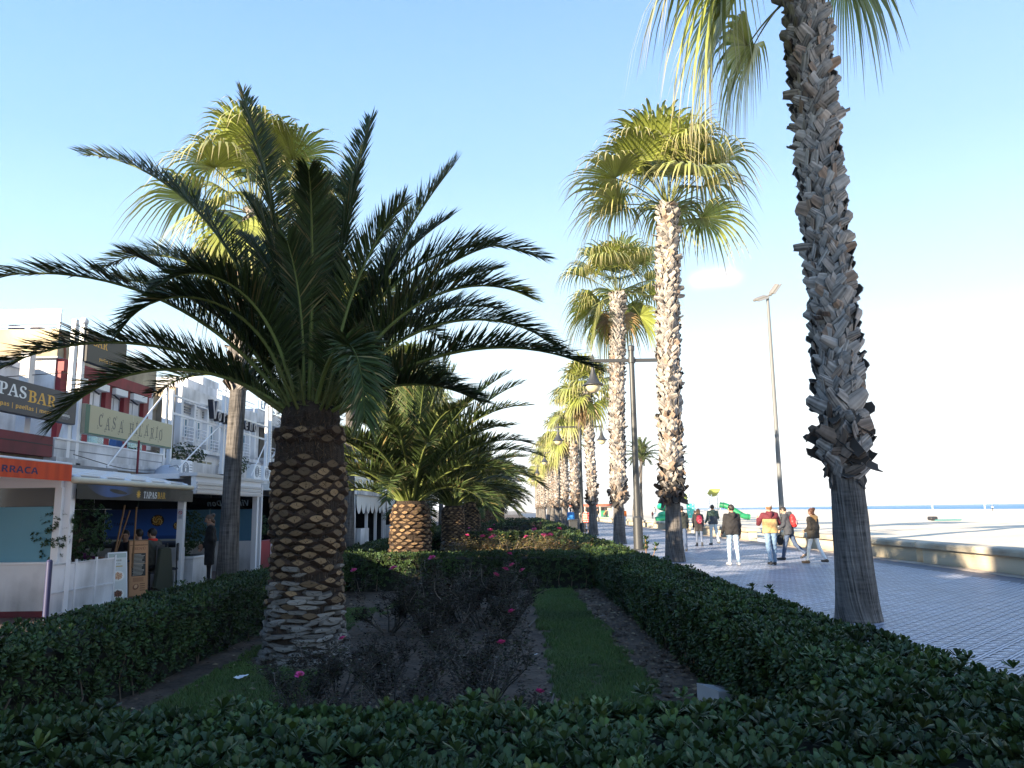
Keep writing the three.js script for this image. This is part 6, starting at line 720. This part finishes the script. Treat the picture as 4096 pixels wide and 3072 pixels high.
person('person in a tan coat sitting on the beach wall behind the man in maroon', [11.95, 0.07, -37.2], PI / 2 + 0.2, { H: 1.66, top: cloth([0.5, 0.36, 0.17]), pants: jeansDark, hairM: hairFair, seat: 0.5, hipL: 85, hipR: 85, kneeL: 85, kneeR: 80, hem: 0.0, armL: 20, armR: 20, elL: 70, elR: 70, lean: 14, puff: 1.1 });
const small = { cell: 0.045 };
person('person in a bright orange jacket and pale jeans walking by the beach wall', [10.6, 0, -77], N, { ...small, H: 1.75, top: cloth([0.7, 0.16, 0.02]), pants: jeansLight, hairM: hairFair, hipL: 14, hipR: -14, kneeR: 12 });
person('woman in a red and white plaid shirt and black leggings beside the fourth palm', [5.0, 0, -55.2], N, { ...small, H: 1.7, woman: 1, slim: 1, top: std([1, 1, 1], 0.85, { map: tex(64, 64, (u, v) => { const a = (u * 4 % 1 < 0.5), b = (v * 4 % 1 < 0.5); return a && b ? [0.75, 0.08, 0.06] : a || b ? [0.85, 0.4, 0.35] : [0.92, 0.85, 0.78]; }, true, 2, 2) }), pants: blackC, hairM: hairBrown, hem: -0.16, hipL: 8, hipR: -10 });
person('person in a blue puffer jacket between the fifth and sixth palm trunks', [4.35, 0, -61], N, { ...small, H: 1.7, top: cloth([0.03, 0.2, 0.5]), pants: blackC, hairM: hairDark, hem: -0.05, puff: 1.25, lean: 12 });
[['dark clothed person standing left of the bins, arms forward', 11.6, -111, 0.1, blackC, jeansDark, 12], ['person in a brown coat bending beside the bins', 12.2, -108, 1.2, cloth([0.25, 0.15, 0.05]), jeansDark, 35], ['person in grey standing by the green bin', 13.1, -113, 2.5, greyC, blackC, 0], ['distant person in dark clothes on the promenade between palm trunks', 12.1, -150, N, blackC, blackC, 0], ['distant person in a dark jacket near the far palm rank', 8.2, -128, N, greyC, jeansDark, 0]].forEach(([l, x, z, t, a, b, le]) => person(l, [x, 0, z], t, { ...small, cell: 0.06, H: 1.72, top: a, pants: b, hairM: hairDark, lean: le, armL: 30, elL: 40, hem: -0.03 }));
person('man with a dark backpack pointing on the sand by the beach palms', [22.6, 0.1, -128], N + 0.3, { ...small, H: 1.78, top: cloth([0.2, 0.21, 0.23]), pants: jeansLight, hairM: hairDark, armL: 85, elL: 5, hem: -0.03 });
person('small child in a dark red jacket on the sand', [21, 0.1, -121], N - 0.5, { ...small, H: 1.1, top: cloth([0.18, 0.03, 0.04]), pants: blackC, hairM: hairDark });
[['distant beach walker in dark clothes right of the nearest palm trunk', 74, -218, greyC, 0], ['distant beach runner right of the nearest palm trunk', 81, -218, greyC, 12], ['distant beach walker in a white top', 139, -232, cloth([0.6, 0.55, 0.55]), 0], ['distant beach person in white by the posts', 113, -280, cloth([0.5, 0.55, 0.6]), 0]].forEach(([l, x, z, m, le], k) => person(l, [x, -0.2 - (x - 74) * 0.0045, z], k, { ...small, cell: 0.07, H: 1.72, top: m, pants: blackC, hairM: hairDark, lean: le, hipL: 16, hipR: -16 }));
// by the bars
person('woman in a long black coat standing in profile left of the fan palm trunk', [-7.2, 0, -19.0], -PI / 2 + 0.35, { H: 1.66, woman: 1, fine: 1, top: cloth([0.008, 0.008, 0.01]), pants: cloth([0.01, 0.01, 0.012]), slim: 1, boots: 1, hem: -0.42, flare: 0.0, hairM: std([0.12, 0.075, 0.045], 0.5), hood: 0, bun: 1, armL: -6, armR: 0, elL: 60, elR: 40, inL: 35, nod: 14, scarf: cloth([0.3, 0.2, 0.15]) });
const sit = { seat: 0.47, hipL: 84, hipR: 84, kneeL: 84, kneeR: 84, hood: 0, cell: 0.03, armL: 30, armR: 30, elL: 60, elR: 60 };
person('seated diner in purple facing the table in the tapas bar terrace', [-9.05, 0, -16.6], PI / 2, { ...sit, H: 1.62, woman: 1, top: cloth([0.12, 0.015, 0.1]), pants: blackC, hairM: hairDark, nod: 10 });
person('seated diner in dark clothes behind the menu stand, seen from behind', [-8.0, 0, -17.2], -PI / 2 - 0.3, { ...sit, H: 1.72, top: cloth([0.014, 0.015, 0.02]), pants: blackC, hairM: hairDark, lean: 6 });
person('seated diner with a red scarf right of the menu stand, seen from behind', [-7.75, 0, -17.35], -PI / 2 - 0.2, { ...sit, H: 1.74, top: cloth([0.05, 0.05, 0.04]), pants: blackC, hairM: hairDark, scarf: cloth([0.7, 0.035, 0.02]), puff: 1.1, lean: 8 });
person('seated diner with dark hair at the far side of the table', [-8.5, 0, -17.55], 0.2, { ...sit, H: 1.68, top: cloth([0.02, 0.02, 0.03]), pants: blackC, hairM: hairDark, nod: 16 });
{ const s = new THREE.Shape(); s.moveTo(-0.14, 0.92); s.quadraticCurveTo(0, 0.98, 0.14, 0.92); s.lineTo(0.26, 0.12); s.quadraticCurveTo(0, 0.02, -0.24, 0.14); s.closePath(); const g = new THREE.ExtrudeGeometry(s, { depth: 0.05, bevelEnabled: true, bevelSize: 0.02, bevelThickness: 0.03, bevelSegments: 2 }); const P = thing('coat', 'olive green coat hanging over the chair of the diner with the red scarf', 'coat', [-7.55, 0, -17.3], PI / 2 - 0.3); part(P, 'cloth', g, cloth([0.04, 0.045, 0.03])); chair('dark chair under the hanging olive coat', [-7.8, 0, -17.3], -PI / 2); chair('dark chair of the diner behind the menu stand', [-8.0, 0, -17.1], -PI / 2); chair('dark chair of the diner in purple', [-9.1, 0, -16.6], PI / 2); }
// ---------- lamps, playground, distance ----------
{
  const M = mat.iron, bulb = new THREE.MeshPhysicalMaterial({ color: C(0.72, 0.62, 0.4), roughness: 0.25, transmission: 0.25, thickness: 0 });
  const P = thing('street_lamp', 'tall dark street lamp with two bell lanterns, nearest one behind the second palm', 'street lamp', [4.98, 0, -32.2]);
  part(P, 'base', [rbx(-0.28, 0.28, 0, 0.06, -0.28, 0.28, 0.01), cyl(0, 0, 0.06, 1.28, 0.2, 0.19, 18), cyl(0, 0, 1.28, 1.36, 0.19, 0.13, 18)], M); part(P, 'column', cyl(0, 0, 1.3, 8.15, 0.135, 0.105, 18), M); part(P, 'cap', [cyl(0, 0, 8.15, 8.32, 0.14, 0.14, 18), cyl(0, 0, 8.32, 8.36, 0.15, 0.1, 18)], M); part(P, 'collar', cyl(0, 0, 7.62, 7.85, 0.15, 0.15, 16), M);
  for (const s of [-1, 1]) {
    part(P, 'arm', [rbx(Math.min(s * 0.12, s * 1.75), Math.max(s * 0.12, s * 1.75), 7.66, 7.8, -0.045, 0.045, 0.01), cyl(s * 1.62, 0, 7.55, 7.92, 0.05, 0.05, 12), cyl(s * 1.62, 0, 7.92, 8.02, 0.05, 0.01, 12)], M);
    const L = part(P, 'lantern', new THREE.LatheGeometry([[0.02, 0.95], [0.05, 0.9], [0.07, 0.78], [0.1, 0.6], [0.17, 0.4], [0.29, 0.2], [0.42, 0.12], [0.43, 0.08], [0.4, 0.08], [0.05, 0.12]].map((q) => new THREE.Vector2(...q)), 24), M, [s * 1.62, 6.62, 0]); const g = new THREE.SphereGeometry(0.31, 20, 12, 0, 2 * PI, PI / 2, PI / 2); g.scale(1, 1.05, 1); part(L, 'globe', g, bulb, [0, 0.08, 0]);
  }
  part(P, 'junction_box', rbx(0.2, 0.36, 0.05, 0.25, -0.08, 0.08, 0.015), M);
  ['second one along the promenade', 'third one along the promenade', 'fourth one along the promenade', 'farthest one along the promenade'].forEach((w, k) => copy(P, 'dark street lamp with two bell shaped lanterns, ' + w, [5, 0, -58.6 - k * 26.4]));
}
{ const b = thing('litter_bin', 'dark square litter bin at the foot of the second street lamp', 'bin', [4.25, 0, -57.5]); part(b, 'body', rbx(-0.3, 0.3, 0, 0.85, -0.3, 0.3, 0.03), mat.iron); part(b, 'lid', rbx(-0.36, 0.36, 0.85, 0.93, -0.36, 0.36, 0.03), mat.iron); part(b, 'step', rbx(-0.75, -0.32, 0, 0.45, -0.3, 0.3, 0.03), mat.iron); }
{
  const P = thing('floodlight_mast', 'very tall thin grey mast with two floodlights standing on the beach behind the group', 'street lamp', [12.95, 0, -38.6]); part(P, 'mast', cyl(0, 0, 0, 12.1, 0.13, 0.075, 14), std([0.13, 0.135, 0.14], 0.6));
  const bar = tubeG([[-0.32, 12.02, 0], [0, 12.12, 0], [0.28, 12.38, 0]], 0.05, 8); part(P, 'crossbar', bar, std([0.16, 0.155, 0.15], 0.5));
  [[-0.36, 12.04, 0.3], [0.36, 12.5, 0.95]].forEach(([x, y, r]) => { const f = part(P, 'floodlight', [rbx(-0.28, 0.3, -0.08, 0.08, -0.18, 0.18, 0.05), rbx(-0.4, -0.26, -0.06, 0.06, -0.1, 0.1, 0.03)], std([0.16, 0.155, 0.15], 0.5), [x, y, 0], [0.35, 0.2, r]); part(f, 'lens', [cyl(0.08, 0, -0.11, -0.1, 0.15, 0.15, 16)], mat.glass); part(f, 'lens_rim', rbx(-0.25, 0.38, -0.1, 0.0, 0.21, 0.235, 0.01), mat.grey); });
}
// feather palms on the beach
{
  const mk = (l, x, z, h, lean, s, seed) => { const P = thing('beach_palm', l, 'palm tree', [x, 0.05, z]); part(P, 'trunk', trunkG([[0, 0.42], [0.3, 0.26], [2, 0.19], [h - 0.4, 0.18], [h, 0.24]], 12, seed, 0.06, [lean, 0]).geo, greyBark); part(P, 'crown_heart', new THREE.SphereGeometry(0.34, 10, 8), fibreMat, [lean, h, 0]); const R = RNG(seed); for (let k = 0; k < 26; k++) { const c = Math.min(6, Math.floor(k / 26 * 7)), r = k * 2.4 + R.r(-0.2, 0.2), f = part(P, 'frond', dateFronds[c][k % 2], dateLeaf, [lean, h, 0], [0, -r, 0]); f.scale.setScalar(s * R.r(0.9, 1.05)); } return P; };
  const a = mk('slender beach palm right of the lamp post', 20.3, -100, 6.6, -0.3, 0.85, 41); mk('slender leaning beach palm hidden behind the lamp post', 14.9, -99, 7.6, 1.3, 0.9, 42); mk('slender pale beach palm left of the lamp post', 16.6, -104, 8.0, 0.3, 0.9, 43); copy(a, 'small distant beach palm seen beside the fourth fan palm trunk', [11.6, 0, -150], 1, 0.95);
}
// playground
{
  const P = thing('playground', 'play structure on the beach with turquoise climbing panel and green tube slide', 'playground', [19, 0.1, -95]); const white = mat.whitePaint, turq = std([0.06, 0.5, 0.42], 0.4), lime = std([0.36, 0.4, 0.08], 0.5), green = std([0.012, 0.17, 0.07], 0.35);
  for (const [x, z] of [[0.8, 0], [2.0, 0], [0.8, -1.4], [2.0, -1.4], [4.6, 0], [5.6, 0], [4.6, -1.2], [5.6, -1.2]]) part(P, 'post', cyl(x, z, 0, x > 4 ? 3.1 : 3.3, 0.055), white);
  const pn = part(P, 'climbing_panel', rbx(1.55, 2.5, 0.35, 2.05, 0.08, 0.14, 0.03), turq); for (const [x, y] of [[2.3, 1.9], [1.8, 1.7], [2.3, 1.5], [1.8, 1.25], [2.35, 1.05], [1.9, 0.8], [2.3, 0.5]]) part(pn, 'hold', (() => { const g = new THREE.SphereGeometry(0.07, 8, 6); g.scale(1, 1, 0.5); g.translate(x, y, 0.15); return g; })(), white);
  const roof = (x0, x1, y) => { const g = new THREE.CylinderGeometry(0.75, 0.75, x1 - x0, 14, 1, false, 0, PI); g.rotateZ(PI / 2); g.rotateX(-PI / 2 * 0); return g; };
  part(P, 'roof', (() => { const s = new THREE.Shape(); s.moveTo(-0.95, 0.3); s.quadraticCurveTo(0, 0.5, 0.95, 0.3); s.quadraticCurveTo(0.6, -0.2, 0.0, -0.22); s.quadraticCurveTo(-0.5, -0.2, -0.95, 0.3); const g = new THREE.ExtrudeGeometry(s, { depth: 1.4, bevelEnabled: true, bevelSize: 0.03, bevelThickness: 0.03, bevelSegments: 1 }); g.scale(0.68, 0.75, 1); g.rotateX(-0.35); g.translate(5.1, 3.0, -1.3); return g; })(), lime); part(P, 'roof', rbx(0.4, 1.7, 2.55, 3.15, -0.02, 0.06, 0.05), lime); part(P, 'roof', rbx(0.5, 1.6, 3.15, 3.25, -1.5, 0.1, 0.04), lime);
  part(P, 'deck', [rbx(0.8, 2.0, 1.3, 1.38, -1.4, 0, 0.02), rbx(4.6, 5.6, 1.3, 1.38, -1.2, 0, 0.02)], mat.grey); part(P, 'bridge', [tubeG([[2, 1.9, 0], [3.3, 1.78, 0], [4.6, 1.9, 0]], 0.035, 6), tubeG([[2, 1.3, 0], [3.3, 1.1, 0], [4.6, 1.3, 0]], 0.05, 6), ...[2.4, 2.8, 3.2, 3.6, 4, 4.4].map((x) => tubeG([[x, 1.15, 0], [x, 1.85, 0]], 0.02, 5))], white); part(P, 'guard_rail', [0, 1, 2, 3].map((k) => tubeG([[4.7 + k * 0.28, 1.4, 0], [4.7 + k * 0.28, 2.05, 0]], 0.02, 5)), green);
  part(P, 'tube_slide', new GB().tube(new THREE.CatmullRomCurve3([V(5.5, 1.85, 0.1), V(6.2, 1.7, 0.4), V(7.1, 1.1, 0.8), V(8.0, 0.5, 1.1), V(8.7, 0.38, 1.2)]).getPoints(18), 0.33, 14, [1, 1, 1], false).build(false), Object.assign(green.clone(), { side: THREE.DoubleSide })); part(P, 'slide_rib', [0.15, 0.4, 0.65, 0.9].map((t) => { const g = new THREE.TorusGeometry(0.35, 0.035, 6, 18); const c = new THREE.CatmullRomCurve3([V(5.5, 1.85, 0.1), V(6.2, 1.7, 0.4), V(7.1, 1.1, 0.8), V(8.0, 0.5, 1.1), V(8.7, 0.38, 1.2)]); g.applyQuaternion(new THREE.Quaternion().setFromUnitVectors(V(0, 0, 1), c.getTangent(t))); const q = c.getPoint(t); g.translate(q.x, q.y, q.z); return g; }), std([0.01, 0.1, 0.05], 0.5));
  const sp = []; for (let k = 0; k <= 40; k++) { const a = k / 40 * 3.6 * PI + 0.5; sp.push(V(-0.9 + Math.cos(a) * 0.75, 2.2 - 1.9 * k / 40, Math.sin(a) * 0.75)); } part(P, 'spiral_slide', new GB().tube(sp, 0.32, 10, [1, 1, 1], false).build(false), Object.assign(std([0.015, 0.36, 0.2], 0.3), { side: THREE.DoubleSide })); part(P, 'slide_post', cyl(-0.9, 0, 0, 2.9, 0.07), white); part(P, 'slide_leg', cyl(-2.0, 0.7, 0, 1.0, 0.04), white); part(P, 'slide_chute', new GB().tube([V(-0.9, 0.42, 0.75), V(-1.6, 0.35, 0.9), V(-2.3, 0.28, 0.95)], 0.3, 10, [1, 1, 1], false).build(false), Object.assign(std([0.015, 0.3, 0.14], 0.3), { side: THREE.DoubleSide }));
}
{ const P = thing('container', 'green waste container beside the distant group', 'bin', [13.4, 0.1, -118]); part(P, 'body', rbx(-0.55, 0.55, 0.1, 1.15, -0.5, 0.5, 0.06), std([0.03, 0.2, 0.1], 0.5)); part(P, 'lid', rbx(-0.6, 0.6, 1.15, 1.3, -0.55, 0.55, 0.06), std([0.04, 0.26, 0.13], 0.5)); part(P, 'wheel', [cyl(-0.4, 0.4, 0, 0.12, 0.08), cyl(0.4, 0.4, 0, 0.12, 0.08)], mat.dark); }
{ const P = thing('kiosk', 'low beach kiosk with red tiled roofs in the distance between the trunks', 'building', [17, 0, -175]); part(P, 'wall', bx(-4, 4.5, 0, 2.2, -3, 0), mat.cream); part(P, 'shutter', bx(-3, 3.5, 0.9, 2.0, 0.003, 0.05), mat.dark); part(P, 'roof', bx(-5, 5.5, 2.25, 2.75, -4, 1), std([0.4, 0.09, 0.05], 0.7)); for (const x of [-4.6, -1.5, 1.8, 5.1]) part(P, 'post', bx(x - 0.08, x + 0.08, 0, 2.25, 0.7, 0.9), mat.cream); }
[['left white volleyball post on the far sand', 140.5], ['right white volleyball post on the far sand', 158.0]].forEach(([l, x]) => { const P = thing('volleyball_post', l, 'post', [x, -0.6, -268]); part(P, 'shaft', cyl(0, 0, 0, 2.6, 0.16, 0.16, 10), mat.whitePaint); part(P, 'foot', cyl(0, 0, 0, 0.3, 0.3, 0.22, 10), mat.whitePaint); });
{ const P = thing('beach_mat', 'blue green towels spread on the sand right of the nearest palm trunk', 'towel', [40.5, 0.13, -75]); part(P, 'cloth', rbx(-1.2, 1.2, 0, 0.12, -0.5, 0.5, 0.05), std([0.05, 0.2, 0.2], 0.9)); part(P, 'bundle', rbx(-1.6, -0.9, 0.05, 0.4, -0.4, 0.3, 0.12), mat.dark); }
{ const g = new THREE.PlaneGeometry(2600, 900, 90, 30); g.rotateX(-PI / 2); const p = g.attributes.position; for (let i = 0; i < p.count; i++) { const x = p.getX(i), z = p.getZ(i), e = sstep(1 - Math.abs(x) / 1300, 0, 0.7) * sstep(1 - Math.abs(z) / 450, 0, 0.6); p.setY(i, e * (110 + 90 * (fbm(x * 0.004 + 3, z * 0.006, 4) - 0.5) + 40 * Math.cos((x + 500) / 900))); } g.translate(500, -5, -6500); g.computeVertexNormals(); struct('hills', g, std([0.16, 0.17, 0.15], 1), 'low hazy coastal hills on the horizon between the palm trunks'); }
scene.traverse((o) => { if (o.isMesh) { o.castShadow = true; o.receiveShadow = true; } });
renderer.render(scene, camera);
